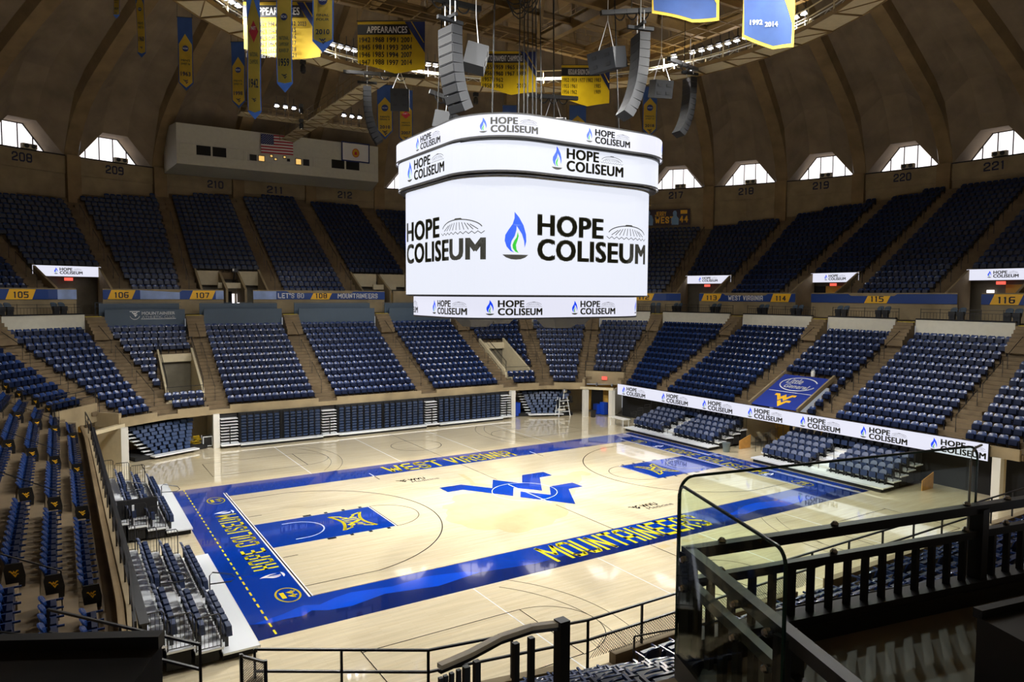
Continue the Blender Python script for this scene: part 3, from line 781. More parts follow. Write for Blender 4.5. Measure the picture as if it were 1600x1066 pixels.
# ================================================================= upper bowl
UPPER = [nC(-1, 1, 60), nC(-1, 1, 43), nC(-1, 1, 27.5), nC(-1, 1, 12.5), nF(-12.1), nF(-4.75), nF(2.55), nF(10.3), nC(1, 1, 22), nC(1, 1, 43), nC(1, 1, 64), nC(1, 1, 79),
         nR(9.5), nR(3.2), nR(-4.1), nR(-10.6), nC(1, -1, 80)]
NU = len(UPPER) - 1
UVOM = {0, 2, 4, 6, 8, 10, 12, 14}     # blocks whose lowest rows give way to a stairwell
UNAME = ['206', '207', '208', '209', '210', '211', '212', '213', '214', '215', '217', '218', '219', '220', '221', '222']
def ud(j): return 13.2 + .81 * j, 13.2 + .81 * (j + 1)
def uz(j): return 10.95 + .505 * j
RW = 52.5
up = MB()
for i in range(NU):
    A, B = UPPER[i], UPPER[i + 1]
    for j in range(23):
        d0, d1 = ud(j); z = uz(j)
        a0, b0, u = chord(A, B, d0); a1, b1, _ = chord(A, B, d1); L = (b0 - a0).length
        n = max(1, int(L / 1.3)); segs = [(k / n, (k + 1) / n) for k in range(n)]
        if i in UVOM and j < 4: segs = [(0, .72 / L), (1 - .72 / L, 1)]
        run = []
        for s0, s1 in segs:
            p, q, p1, q1 = a0.lerp(b0, s0), a0.lerp(b0, s1), a1.lerp(b1, s0), a1.lerp(b1, s1)
            if min(p.length, q.length) > RW: continue
            for w in (p1, q1, p, q):
                if w.length > RW + .1: w *= (RW + .1) / w.length
            if run and (run[-1][1] - p).length < 1e-5: run[-1][1] = q; run[-1][3] = q1; continue
            if (i in UVOM and j < 4) or len(run) == 0 or True: run.append([p, q, p1, q1])
        for p, q, p1, q1 in run:
            V = lambda w, zz: (w.x, w.y, zz)
            up.hexa([V(p, z - .62), V(q, z - .62), V(q1, z - .62), V(p1, z - .62)][::-1], [V(p, z), V(q, z), V(q1, z), V(p1, z)][::-1])
        if j and a0.length < RW - .5:
            for (w, w1, sg) in ((a0, a1, 1), (b0, b1, -1)):
                nn = (w1 - w).normalized(); hw = u * sg * .62
                q = [w - nn * .40, w - nn * .40 + hw, w + hw, w]
                up.hexa([(v.x, v.y, z - .52) for v in q][::-1], [(v.x, v.y, z - .25) for v in q][::-1])
struct('upper_terrace', up, 'step')

# stairwells of the upper bowl: sloping side walls, back wall, lit passage
vw, vb, vl = MB(), MB(), MB()
for i in sorted(UVOM):
    A, B = UPPER[i], UPPER[i + 1]
    a, b, u = chord(A, B, 12.95); a2, b2, _ = chord(A, B, 16.5)
    for p, p2, sg in ((a, a2, 1), (b, b2, -1)):
        p, p2 = p + u * sg * .8, p2 + u * sg * .8
        n = u * sg * .18
        vw.hexa([(p.x, p.y, 9.2), (p.x + n.x, p.y + n.y, 9.2), (p2.x + n.x, p2.y + n.y, 9.2), (p2.x, p2.y, 9.2)],
                [(p.x, p.y, 11.3), (p.x + n.x, p.y + n.y, 11.3), (p2.x + n.x, p2.y + n.y, 13.3), (p2.x, p2.y, 13.3)])
    p, q = a2 + u * .8, b2 - u * .8
    if i in (4, 6):   # concrete boxes flank a central opening
        L = (q - p).length
        for s0, s1 in ((0, L * .36), (L * .64, L)) if i == 4 else ((0, L * .45), (L * .52, L)):
            P, Q = p + u * s0, p + u * s1; vb.bar((P.x, P.y, 12.45), (Q.x, Q.y, 12.45), .25, 1.3)
            P2 = at(A, 12.95); 
        P, Q = p + u * L * .3, p + u * L * .7; fr_ = (a - a2).normalized() * 1.6
        P, Q = P + fr_, Q + fr_; vb.bar((P.x, P.y, 11.75), (Q.x, Q.y, 11.75), .25, .5)
        nrm = (a - a2).normalized()
        for s_ in (.36, .64) if i == 4 else (.48,):
            P = p + u * L * s_; Q = P + nrm * 3.3; vw.hexa([(P.x, P.y, 10.2), (P.x + u.x * .2, P.y + u.y * .2, 10.2), (Q.x + u.x * .2, Q.y + u.y * .2, 10.2), (Q.x, Q.y, 10.2)], [(P.x, P.y, 13.1), (P.x + u.x * .2, P.y + u.y * .2, 13.1), (Q.x + u.x * .2, Q.y + u.y * .2, 11.4), (Q.x, Q.y, 11.4)])
    # back of the passage
    a3, b3, _ = chord(A, B, 17.1)
    vl.bar((a3.x, a3.y, 10.9), (b3.x, b3.y, 10.9), .15, 3.5)
struct('stairwell_wall', vw, 'concrete'); struct('stairwell_box', vb, 'cream'); struct('wall_passage_rear', vl, 'tile')
# floor of the passage at the back wall and glimpses of the outer corridor, its amber light put into colour
gl_ = MB(); am = MB(); dk = MB()
for i in sorted(UVOM):
    A, B = UPPER[i], UPPER[i + 1]
    a3, b3, u = chord(A, B, 16.95); L = (b3 - a3).length; n = (at(A, 16) - at(A, 17)).normalized()
    def panel(mb, s0, s1, z0, z1, off=0):
        P, Q = a3 + u * s0 * L + n * off, a3 + u * s1 * L + n * off; mb.bar((P.x, P.y, (z0 + z1) / 2), (Q.x, Q.y, (z0 + z1) / 2), .04, z1 - z0)
    if i == 4:
        for s in (.33, .56, .62): panel(gl_, s, s + .03, 9.25, 11.0)
        panel(dk, .36, .56, 9.25, 11.2)
    elif i == 2: panel(am, .36, .52, 9.25, 11.3); panel(gl_, .54, .60, 9.6, 11.3)
    elif i == 6: panel(am, .62, .72, 9.25, 11.2)
    elif i == 14: panel(gl_, .30, .38, 9.25, 11.6); panel(am, .5, .95, 10.8, 12.0)
    elif i == 12: panel(am, .3, .95, 10.2, 12.0); panel(dk, .05, .3, 9.3, 12)
    else: panel(am, .5, .62, 9.25, 11.2)
struct('door_glimpse_daylight', gl_, 'pane'); struct('wall_corridor_painted_lit', am, 'warmwall'); struct('door_3', dk, 'dark')

# ---------------------------------------------------------------- fascia band with section numbers
BEAM = MB()
for i in range(NU):
    A, B = UPPER[i], UPPER[i + 1]
    a, b, u = chord(A, B, 12.75); L = (b - a).length
    # gap through the fascia at the stairwell (part of the block)
    g = {2: (.355, .695), 4: (.35, .69), 6: (.38, .5), 8: (.3, .6), 10: (.27, .63), 12: (.29, .545), 14: (.3, .55), 0: (.4, .6)}.get(i)
    for s0, s1 in (((0, 1),) if not g else ((0, g[0]), (g[1], 1))):
        P, Q = a + u * L * s0, a + u * L * s1
        BEAM.bar((P.x, P.y, 10.30), (Q.x, Q.y, 10.30), .22, 2.1)
struct('wall_fascia', BEAM, 'concrete')
FP = [at(n, 12.60) for n in UPPER]; FS = [0]
for p, q in zip(FP[:-1], FP[1:]): FS.append(FS[-1] + (q - p).length)
def fpos(i, s): return FS[i] + s * (FS[i + 1] - FS[i])
def fwalk(x, y, d=0):
    k = 0
    while k < len(FS) - 2 and x > FS[k + 1]: k += 1
    u = (FP[k + 1] - FP[k]).normalized(); p = FP[k] + u * (x - FS[k]); n = Vector((u.y, -u.x, 0))
    if n.dot(-Vector((UPPER[k][2] + UPPER[k + 1][2], UPPER[k][3] + UPPER[k + 1][3], 0))) < 0: n = -n
    p = p + n * d; return (p.x, p.y, 10.52 + y)
def fascia(a, b, items, label, notch=None):
    """one printed band running along the bent fascia from path position a to b"""
    x0, x1 = fpos(*a), fpos(*b); h = .74
    t = thing('section_banner', label, 'banner', fwalk((x0 + x1) / 2, .3), group='printed bands along the fascia')
    nt_ = [(fpos(*notch[1]) + .25, h), (fpos(*notch[1]), h - .16), (fpos(*notch[0]), h - .16), (fpos(*notch[0]) - .25, h)] if notch else []
    def top(x): return h - .16 if notch and fpos(*notch[0]) - .1 < x < fpos(*notch[1]) + .1 else h
    mb = MB(); Art().poly([(x0, 0), (x1, 0), (x1, h)] + nt_ + [(x0, h)]).put(mb, fwalk, .03, 0, cut=.35); mb.build('panel', 'fascianavy', t)
    for kind, p, q, txt in items:
        p, q = fpos(*p), fpos(*q); w_ = q - p; ar = Art()
        if kind == 'gold':
            ar.poly([(p, 0), (q - .3, 0), (q, top(q)), (p + .3, top(p))]); m_ = MB(); ar.put(m_, fwalk, .034, 0, cut=.35); m_.build('gold_patch', ['fasciagold'], t)
            ar = Art(); fit(block2d(txt, .6, .16, .22), p + w_ / 2 - .55, .10, 1.1, .47, ar); m_ = MB(); ar.put(m_, fwalk, .04, 0, cut=.35); m_.build('number', ['navyink'], t)
        elif kind == 'pale':
            ar.poly([(p, 0), (q, 0), (q, top(q)), (p, top(p))]); m_ = MB(); ar.put(m_, fwalk, .033, 0, cut=.35); m_.build('pale_patch', ['fasciapale'], t)
        else:
            fit(block2d(txt, .62, .17, .2), p, .10, w_, .47, ar); m_ = MB(); ar.put(m_, fwalk, .04, 0, cut=.35); m_.build('lettering', ['courtwhite'], t)
fascia((1, .0), (2, .355), [('gold', (1, .47), (1, .85), '105'), ('pale', (2, .12), (2, .355), '')], 'fascia band with gold patch 105 at the far left edge')
fascia((2, .695), (4, .35), [('gold', (2, .755), (3, .15), '106'), ('pale', (3, .215), (3, .81), ''), ('gold', (3, .96), (4, .26), '107'), ('pale', (4, .262), (4, .35), '')], 'fascia band with gold patches 106 and 107', ((3, .25), (3, .8)))
fascia((4, .69), (6, .38), [('pale', (4, .69), (4, .965), ''), ('word', (4, .985), (5, .31), "LET'S GO"), ('gold', (5, .39), (5, .675), '108'), ('word', (5, .75), (6, .285), 'MOUNTAINEERS')], "navy fascia band reading LET'S GO and MOUNTAINEERS around gold 108", ((5, .13), (5, .93)))
fascia((8, .7), (10, .27), [('gold', (9, .55), (9, .83), '112')], 'fascia band with gold patch 112 touching the right edge of the scoreboard')
fascia((10, .63), (12, .29), [('gold', (10, .67), (11, .05), '113'), ('word', (11, .17), (11, .76), 'WEST VIRGINIA'), ('gold', (11, .88), (12, .225), '114')], 'navy fascia band reading WEST VIRGINIA between gold 113 and 114', ((11, .12), (11, .8)))
fascia((12, .545), (14, .30), [('gold', (13, .28), (13, .58), '115')], 'notched navy fascia band with a single gold patch 115 in its middle', ((13, .12), (13, .62)))
fascia((14, .55), (15, .95), [('gold', (14, .635), (14, .96), '116')], 'fascia band with gold patch 116 at the right edge')

# ================================================================= outer wall, windows, roof
def polar(R, az, z): return (R * sin(rad(az)), R * cos(rad(az)), z)
SILL = 24.1
ow = MB()
for k in range(80):
    a0, a1 = k * 4.5, (k + 1) * 4.5
    for R0, R1, z0, z1 in ((RW, RW + .4, 9.0, SILL - 1.75), (RW - .12, RW + .6, SILL - 1.75, SILL - .08)):
        ow.hexa([polar(R0, a0, z0), polar(R0, a1, z0), polar(R1, a1, z0), polar(R1, a0, z0)], [polar(R0, a0, z1), polar(R0, a1, z1), polar(R1, a1, z1), polar(R1, a0, z1)])
struct('wall_outer', ow, 'concrete')
sl = MB()
for k in range(80):
    a0, a1 = k * 4.5, (k + 1) * 4.5
    sl.hexa([polar(RW - .2, a0, SILL - .1), polar(RW - .2, a1, SILL - .1), polar(RW + 4.2, a1, SILL - .1), polar(RW + 4.2, a0, SILL - .1)], [polar(RW - .2, a0, SILL), polar(RW - .2, a1, SILL), polar(RW + 4.2, a1, SILL), polar(RW + 4.2, a0, SILL)])
struct('trim_sill', sl, 'blacksoft')
PROF = [(52.5, 24.1), (51.9, 25.5), (51.0, 26.9), (49.7, 28.4), (47.6, 30.0), (44.3, 31.9), (41.3, 33.5), (38, 35.2), (33, 37.2), (28, 38.9), (22, 40.5), (15, 41.7), (7, 42.4), (1.5, 42.6)]
def prof(R):
    for (r0, z0), (r1, z1) in zip(PROF[:-1], PROF[1:]):
        if r1 <= R <= r0: return z0 + (z1 - z0) * (r0 - R) / (r0 - r1)
    return PROF[0][1] if R > 52 else PROF[-1][1]
rb = MB()
for k in range(40):
    az = 4.23 + 9 * k; t = Vector((cos(rad(az)), -sin(rad(az)), 0))
    prev = None
    for R, z in PROF[:-1]:
        hw = .62 if R > 15 else .35 * R / 15 + .1
        c = Vector(polar(R, az, z)); c2 = Vector(polar(R + .35, az, z + 1.6))
        cur = (c - t * hw, c + t * hw, c2 + t * (hw + .35), c2 - t * (hw + .35))
        if prev:
            for i0 in range(4): rb.poly([prev[i0], prev[(i0 + 1) % 4], cur[(i0 + 1) % 4], cur[i0]])
        prev = cur
    # pilaster below the rib
    c = Vector(polar(RW - .28, az, 0)); n = Vector((sin(rad(az)), cos(rad(az)), 0))
    rb.obox((c.x, c.y, (SILL + 9) / 2), n, t, (0, 0, 1), .28, .62, (SILL - 9) / 2)
struct('trim_rib', rb, 'rib')
sh = MB()
TT = [-1, -.78, -.56, -.34, -.12, .12, .34, .56, .78, 1]
def shellz(R, t):
    e = min(1, max(0, (52.5 - R) / 3)) * .95
    g_ = np.interp(R, [10, 20, 38, 45, 50, 52.5, 60], [.2, .45, 1.0, 1.35, 1.9, 2.75, 2.75])
    tr_ = min(1, (1 - abs(t)) / .66)
    if R < 50: 
        w_ = min(1, (50 - R) / 6); sm = 1 - t * t; tr_ = tr_ * (1 - w_) + sm * w_
    return (prof(R) if R <= 52.5 else SILL) + e + g_ * tr_
RS = [55.0, 52.5, 51.9, 51.0, 49.7, 47.6, 44.3, 41.3, 38, 33, 28, 22, 15, 7, 1.5]
for k in range(40):
    az = 9 * k - .27; G = []
    for R in RS:
        hwd = math.degrees(.66 / R) if R > 12 else .5
        if R > 53: hwd = 4.5 - math.degrees(3.3 / R)
        G.append([Vector(polar(R, az + t * (4.5 - hwd), shellz(R, t))) for t in TT])
    for r in range(len(RS) - 1):
        for q in range(len(TT) - 1):
            sh.poly([G[r][q], G[r][q + 1], G[r + 1][q + 1], G[r + 1][q]])
sh2 = struct('ceiling', sh, 'shell')
# closing wall round each opening is the pane itself: trapezoid panes with mullions
VIS = {-4: '207', -3: '208', -2: '209', -1: '', 0: '', 1: '', 2: '213', 3: '214', 4: '215', 5: '216', 6: '217', 7: '218', 8: '219', 9: '220', 10: '221', 11: '222'}
def window(k, name=None):
    az = 9 * k - .27; R = 54.9; hw = math.degrees(3.28 / R)
    o = Vector(polar(R, az, SILL)); u = Vector((cos(rad(az)), -sin(rad(az)), 0)); half = R * sin(rad(hw))
    fn = plane_fn(o, u, (0, 0, 1))
    mb = MB(); tri = [(-half, 0), (half, 0), (half * .34, 2.72), (-half * .34, 2.72)]
    mb.prism(tri, fn, 0, .03)
    p = mb.build(name or 'window_rear', 'pane', kind='structure')
    fm = MB()
    for s in (-.6, -.2, .2, .6):
        x = s * half; h = 2.72 * min(1, (1 - abs(s)) / .66)
        a, b = fn(x, 0, .06), fn(x, h, .06); fm.bar(a, b, .09, .09, up=u)
    for a, b in zip(tri, tri[1:] + tri[:1]): fm.bar(fn(*a, .06), fn(*b, .06), .12, .1)
    q = fm.build('window_frame', 'black', p)
n_ = 0
for k in range(-20, 20):
    if k in (-1, 0, 1): continue
    if k in VIS: n_ += 1; window(k, 'window_%d' % n_)
    elif k in (-8, -12, -16, 15, 18, -19): window(k)
bw = MB()
for k in range(-20, 20):
    if k in VIS and k not in (-1, 0, 1) or k in (-8, -12, -16, 15, 18, -19): continue
    az = 9 * k - .27; half = 3.3; fn = plane_fn(Vector(polar(54.95, az, SILL)), (cos(rad(az)), -sin(rad(az)), 0), (0, 0, 1))
    bw.prism([(-half, 0), (half, 0), (half * .34, 2.75), (-half * .34, 2.75)], fn, 0, .05)
struct('wall_blanked_opening', bw, 'shell')
# painted section numbers on the beam, horn pairs on the sill
WHERE = {-4: 'beyond the left edge', -3: 'under the leftmost window', -2: 'under the window just left of the press box', -1: 'below the left end of the press box', 0: 'below the middle of the press box', 1: 'below the right end of the press box',
         2: 'hidden left of the scoreboard', 3: 'hidden by the scoreboard, first', 4: 'hidden by the scoreboard, middle', 5: 'hidden by the scoreboard, last', 6: 'under the first window right of the scoreboard', 7: 'under the second window right of the scoreboard',
         8: 'under the third window right of the board', 9: 'under the fourth window right of the scoreboard', 10: 'under the rightmost window', 11: 'beyond the right edge'}
for k, nm in list(VIS.items()) + [(-1, '210'), (0, '211'), (1, '212')]:
    if not nm: continue
    az = 9 * k + {-1: 1.6, 0: -.3, 1: -.3}.get(k, -.5 if k < 3 else -.1); u = Vector((cos(rad(az)), -sin(rad(az)), 0)); o = Vector(polar(RW - .16, az, SILL - (1.5 if k in (-1, 0, 1) else 1.22))) - u * .85
    mb = MB(); ar = Art(); fit(block2d(nm, .7, .17, .2), 0, 0, 1.7, .82, ar); ar.put(mb, plane_fn(o, u, (0, 0, 1)), .02)
    m_ = mb.build('painted_number', 'navyink'); tag(m_, 'dark painted number %s on the beam %s' % (nm, WHERE[k]), 'number', 'painted section numbers')
    if k in (-1, 0, 1): continue
    t = thing('horn_speaker', 'pair of round horn speakers %s' % WHERE[k], 'speaker', tuple(Vector(polar(RW - .3, az + .6, SILL + .05))), group='horn speakers on the window sill')
    c = Vector(polar(RW - .3, az + .6, SILL + .22)); n = Vector((-sin(rad(az)), -cos(rad(az)), 0))
    mb = MB(); mb.obox(c, u, n, (0, 0, 1), .62, .22, .22); mb.build('housing', 'cream', t)
    mb = MB()
    for s in (-.3, .3): mb.tube([c + u * s + n * .2, c + u * s + n * .3], .2, 12)
    mb.build('horn_mouth', 'black', t)

# maroon tribute banner under number 217
A_ = thing('tribute_banner', 'long dark banner with gold name and number 44 under section 217', 'banner', polar(RW - .6, 52, 20.6))
az = 51.6; u = Vector((cos(rad(az)), -sin(rad(az)), 0)); o = Vector(polar(RW - .75, az, 19.6)) - u * 4.3; fn = plane_fn(o, u, (0, 0, 1))
mb = MB(); mb.prism([(0, 0), (8.2, 0), (8.2, 1.95), (0, 1.95)], fn, -.04, 0); mb.build('cloth', 'banner217', A_)
mb = MB(); ar = Art(); fit(block2d('JERRY', .6, .18), 4.0, 1.12, 1.35, .58, ar); fit(block2d('WEST', .62, .2), 4.0, .25, 2.25, .82, ar); fit(block2d('44', .62, .2), 6.95, .3, 1.0, .85, ar); ar.poly([(7.05, 1.35), (7.85, 1.35), (7.85, 1.8), (7.05, 1.8)]); ar.put(mb, fn, .01); mb.build('gold_lettering', 'fasciagold', A_)
mb = MB(); ar = Art(); ar.sub(WV, 1.3, 1.0, .2); ar.put(mb, fn, .01); mb.build('blue_emblem', 'courtblue', A_)
mb = MB(); ar = Art()
ar.poly([(2.75, .05), (3.75, .05), (3.8, .75), (3.62, 1.25), (3.35, 1.35), (3.42, 1.6), (3.3, 1.85), (3.08, 1.85), (2.98, 1.6), (3.05, 1.35), (2.75, 1.2), (2.6, .7), (2.35, .35), (2.5, .25), (2.85, .6)])
ar.poly([(6.0, .05), (6.85, .05), (6.85, .8), (6.6, 1.1), (6.62, 1.5), (6.5, 1.75), (6.25, 1.75), (6.12, 1.5), (6.2, 1.1), (5.95, .8)])
ar.put(mb, fn, .012); mb.build('printed_figures', 'paleblue', A_)

# ---------------------------------------------------------------- press box hung under the roof
PB = thing('press_box', 'long cream press box with small windows hung under the roof', 'press box', (-.5, 46.5, 24))
mb = MB(); X0, X1, Y0 = -11.3, 10.1, 46.5
mb.hexa([(X0, Y0, 24.05), (X1, Y0, 24.05), (X1 + .7, 50.6, 23.55), (X0 - .7, 50.6, 23.55)], [(X0, Y0, 28.1), (X1, Y0, 28.1), (X1 + .7, 50.2, 28.1), (X0 - .7, 50.2, 28.1)])
mb.build('box_shell', 'palewall', PB)
mb = MB()
for x0, x1, in ((-11.0, -4.85), (-4.5, 2.5), (2.75, 9.7)):
    for z in (25.05, 26.12): mb.box(x0, x1, Y0 - .05, Y0, z - .03, z + .03)
    mb.box(x0 - .03, x0 + .03, Y0 - .05, Y0, 25.05, 26.12); mb.box(x1 - .03, x1 + .03, Y0 - .05, Y0, 25.05, 26.12)
mb.build('recess_trim', 'palewall', PB)
for x0, x1, z0, z1 in ((-9.46, -8.1, 25.1, 26.05), (-7.92, -6.6, 25.1, 26.05), (4.57, 6.04, 25.15, 26.1), (6.25, 7.79, 25.15, 26.1)):
    mb = MB(); mb.box(x0, x1, Y0 - .04, Y0 + .02, z0, z1); mb.build('dark_window', 'dark', PB)
for x0, x1, z0, z1, lit in ((-4.26, -3.55, 25.04, 25.7, 0), (-3.4, -2.7, 25.04, 25.7, 1), (.52, 1.2, 25.08, 25.78, 1), (1.36, 2.05, 25.08, 25.78, 0), (-2.2, -1.85, 25.58, 25.9, 1), (-1.76, -1.42, 25.3, 25.6, 1), (-.8, -.46, 25.62, 25.92, 1), (-.38, -.05, 25.35, 25.65, 0)):
    mb = MB(); mb.box(x0, x1, Y0 - .05, Y0 + .02, z0, z1); p = mb.build('window_casing', 'black', PB)
    mb = MB(); mb.box(x0 + .07, x1 - .07, Y0 - .07, Y0 - .05, z0 + .07, z1 - .07); mb.build('pane', 'warm' if lit else 'grille', p)

# flags
def cloth(mb, w, h, fn, wave=.05, nx=24, ny=3, amp=2.2, ph=0, taper=None):
    base = len(mb.v)
    for j in range(ny + 1):
        for i in range(nx + 1):
            x = w * i / nx; y = h * j / ny
            mb.v.append(tuple(fn(x, y, wave * sin(x * amp + ph + .5 * y) * (1 - .5 * y / h))))
    for j in range(ny):
        for i in range(nx):
            a = base + j * (nx + 1) + i; mb.f.append((a, a + 1, a + nx + 2, a + nx + 1)); mb.mi.append(mb.m)
FL = thing('national_flag', 'american flag hanging on the front of the press box', 'flag', (-1.45, 46.2, 28))
fn = plane_fn((-3.16, 46.2, 25.92), (1, 0, .03), (0, 0, 1)); st_ = 2.0 / 13
def wavy(fn, A=.03, k=3, ph=0): return lambda a, b, d=0: fn(a, b, d + A * sin(a * k + ph + b * .6))
fw = wavy(fn)
for mi, mm in ((0, 'red'), (1, 'whitecloth')):
    mb = MB()
    for k in range(13):
        if (k % 2 == 0) == (mi == 0):
            cloth(mb, 3.4, st_, lambda a, b, d, k=k: fw(a, b + k * st_, 0), 0, 16, 1)
    mb.build('stripes', mm, FL)
mb = MB(); cloth(mb, 1.35, st_ * 7, lambda a, b, d: fw(a, b + 6 * st_, .01), 0, 8, 1); mb.build('canton', 'navycloth', FL)
mb = MB(); ar = Art()
for r in range(9):
    for c in range(6 if r % 2 == 0 else 5):
        x, y = .1 + c * .23 + (0 if r % 2 == 0 else .115), 6 * st_ + .09 + r * .112
        ar.poly([(x + .045 * (1 if q % 2 == 0 else .42) * cos(PI / 2 + q * PI / 5), y + .045 * (1 if q % 2 == 0 else .42) * sin(PI / 2 + q * PI / 5)) for q in range(10)])
ar.put(mb, lambda a, b, d: fw(a, b, .018)); mb.build('stars', 'whitecloth', FL)
FW = thing('state_flag', 'white state flag with navy border and crest on the press box', 'flag', (7.2, 46.2, 28))
fn = plane_fn((5.6, 46.2, 26.0), (1, 0, .0), (0, 0, 1)); fw2 = wavy(fn, .03, 3.5)
mb = MB(); cloth(mb, 3.35, 2.2, lambda a, b, d: fw2(a, b, 0), 0, 16, 2); mb.build('border', 'navycloth', FW)
mb = MB(); cloth(mb, 3.05, 1.9, lambda a, b, d: fw2(a + .15, b + .15, .012), 0, 16, 2); mb.build('field', 'whitecloth', FW)
mb = MB(); ar = Art(); ar.poly([(1.68 + .36 * cos(q * PI / 8), 1.02 + .46 * sin(q * PI / 8)) for q in range(16)]); ar.put(mb, lambda a, b, d: fw2(a, b, .02)); mb.build('crest', 'oldgold', FW)
mb = MB(); ar = Art(); ar.arc(1.68, 1.02, .38, 0, 360, .07, ry=.46); ar.poly([(1.5, .8), (1.86, .8), (1.8, 1.15), (1.56, 1.15)]); ar.put(mb, lambda a, b, d: fw2(a, b, .028)); mb.build('crest_detail', 'red', FW)
# ================================================================= ring catwalk under the roof
RC = thing('ring_catwalk', 'pale ring shaped catwalk with truss and rails hung under the dome', 'catwalk', (0, 0, 27.5))
NS = 48
def ringseg(mb, R0, R1, z0, z1, n=NS):
    for k in range(n):
        a0, a1 = 360 * k / n, 360 * (k + 1) / n
        mb.hexa([polar(R0, a0, z0), polar(R0, a1, z0), polar(R1, a1, z0), polar(R1, a0, z0)], [polar(R0, a0, z1), polar(R0, a1, z1), polar(R1, a1, z1), polar(R1, a0, z1)])
mb = MB(); ringseg(mb, 18.15, 19.95, 27.5, 27.6); mb.build('deck_panels', 'catwalk', RC)
mb = MB()
for k in range(NS):
    a = 360 * k / NS; mb.bar(polar(18.1, a, 27.46), polar(20.0, a, 27.46), .10, .08)
    mb.bar(polar(18.1, a, 27.47), polar(20.0, a + 360 / NS, 27.47), .05, .05) if k % 2 else None
ringseg(mb, 18.08, 18.16, 27.44, 27.7); ringseg(mb, 19.94, 20.02, 27.44, 27.62); mb.build('deck_ribs', 'steel', RC)
mb = MB()
for R in (18.12, 19.95):
    for z in (28.1, 28.65): mb.tube([polar(R, 360 * k / NS, z) for k in range(NS)], .045, 5, True)
    for k in range(NS): mb.bar(polar(R, 360 * k / NS, 27.55), polar(R, 360 * k / NS, 28.65), .07)
mb.build('guard_rail', 'catwalk', RC)
mb = MB()
for k in range(NS * 3):
    a0, a1 = 360 * k / (NS * 3), 360 * (k + 1) / (NS * 3); za, zb = (27.6, 28.0) if k % 2 else (28.0, 27.6)
    mb.bar(polar(18.3, a0, za), polar(18.3, a1, zb), .03)
mb.tube([polar(18.3, 360 * k / NS, 28.02) for k in range(NS)], .04, 4, True); mb.build('edge_truss', 'alu', RC)
mb = MB()
for k in range(0, NS, 3): mb.tube([polar(19, 360 * k / NS, 28.6), polar(19, 360 * k / NS, 40.2)], .025, 4)
mb.build('hanger_rod', 'steel', RC)

# lamp fixtures standing on the ring
ORD = ['first', 'second', 'third', 'fourth', 'fifth', 'sixth', 'seventh', 'eighth', 'ninth', 'tenth', 'eleventh', 'twelfth', 'thirteenth', 'fourteenth', 'fifteenth', 'sixteenth', 'seventeenth', 'eighteenth', 'nineteenth', 'twentieth', 'twenty first', 'twenty second']
GRP = [(4, 'lamps beside the upper left banner'), (5, 'row left of the line array'), (2, 'pair left of the large line array'), (2, 'pair right of the large line array'), (1, 'lamp starting the long right row'), (7, 'long right row'), (2, 'lamps right of the blue banners'), (4, 'lamps on the near right arc'), (4, 'lamps on the near arc'), (4, 'lamps on the near left arc'), (4, 'lamps on the left arc'), (5, 'lamps on the far left arc')]
def lamp_label(i):
    for n, s in GRP:
        if i < n: return 'bright ring lamp, %s of the %s' % (ORD[i], s)
        i -= n
t0 = None
for i, (x, y, z, az) in enumerate(LAMPS):
    if t0 is None:
        t0 = thing('court_light', '', 'light', (0, 0, 0))
        mb = MB(); mb.obox((0, 0, 0), (1, 0, 0), (0, .82, -.57), (0, .57, .82), .22, .16, .09); mb.build('housing', 'black', t0, local=True)
        mb = MB(); mb.obox((0, -.10, -.125), (1, 0, 0), (0, .5, -.86), (0, .86, .5), .27, .015, .11)
        mb = MB(); mb.box(-.17, .17, -.14, .12, -.17, -.12); mb.build('lit_face', 'hot', t0, local=True)
        mb = MB(); mb.bar((0, .1, .05), (0, .1, -1.0), .05); mb.bar((0, .1, .1), (0, .1, .8), .04); mb.build('bracket', 'black', t0, local=True)
        o = t0
    else: o = dup(t0)
    o.location = (x, y, z); o.rotation_euler = (0, 0, -rad(az)); o['group'] = 'lamps on the ring catwalk'
    side = 'left rear' if az < -20 else 'rear' if az < 0 else 'rear middle' if az < 30 else 'right' if az < 110 else 'near'
    o['label'] = lamp_label(i)

# rear spur catwalk and cross platform near the press box
SP = thing('spur_catwalk', 'sloped pale catwalk running from the ring down to the press box', 'catwalk', (-1, 33, 27))
mb = MB(); mb.obox((-.6, 32.4, 27.35), (1, 0, 0), (0, 1, 0), (0, 0, 1), .75, 13, .05); mb.build('deck', 'catwalk', SP)
mb = MB()
for x in (-1.35, .15):
    for z in (27.9, 28.45): mb.bar((x, 19.4, z), (x, 45.4, z), .05)
    for k in range(14): mb.bar((x, 19.6 + 2 * k, 27.3), (x, 19.6 + 2 * k, 28.45), .05)
for k in range(26): mb.bar((-1.35 if k % 2 else .15, 19.5 + k, 27.28), (.15 if k % 2 else -1.35, 20.5 + k, 27.28), .06)
mb.build('guard_rail', 'steel', SP)
XP = thing('cross_platform', 'straight lamp platform crossing the spur catwalk in front of the press box', 'catwalk', (0, 37, 27.6))
mb = MB(); mb.box(-7.2, 7.2, 36.6, 38.0, 27.55, 27.66); mb.build('deck', 'catwalk', XP)
mb = MB()
for y in (36.6, 38.0):
    for z in (28.1, 28.6): mb.bar((-7.2, y, z), (7.2, y, z), .05)
    for k in range(11): mb.bar((-7.2 + k * 1.44, y, 27.6), (-7.2 + k * 1.44, y, 28.6), .05)
for k in range(28): mb.bar((-7.0 + k * .5, 36.5, 27.3 if k % 2 else 27.6), (-6.5 + k * .5, 36.5, 27.6 if k % 2 else 27.3), .03)
for x in (-7, -2.5, 2.5, 7): mb.tube([(x, 38, 28.5), (x, 38, 35.0)], .03, 4)
mb.build('guard_rail', 'steel', XP)
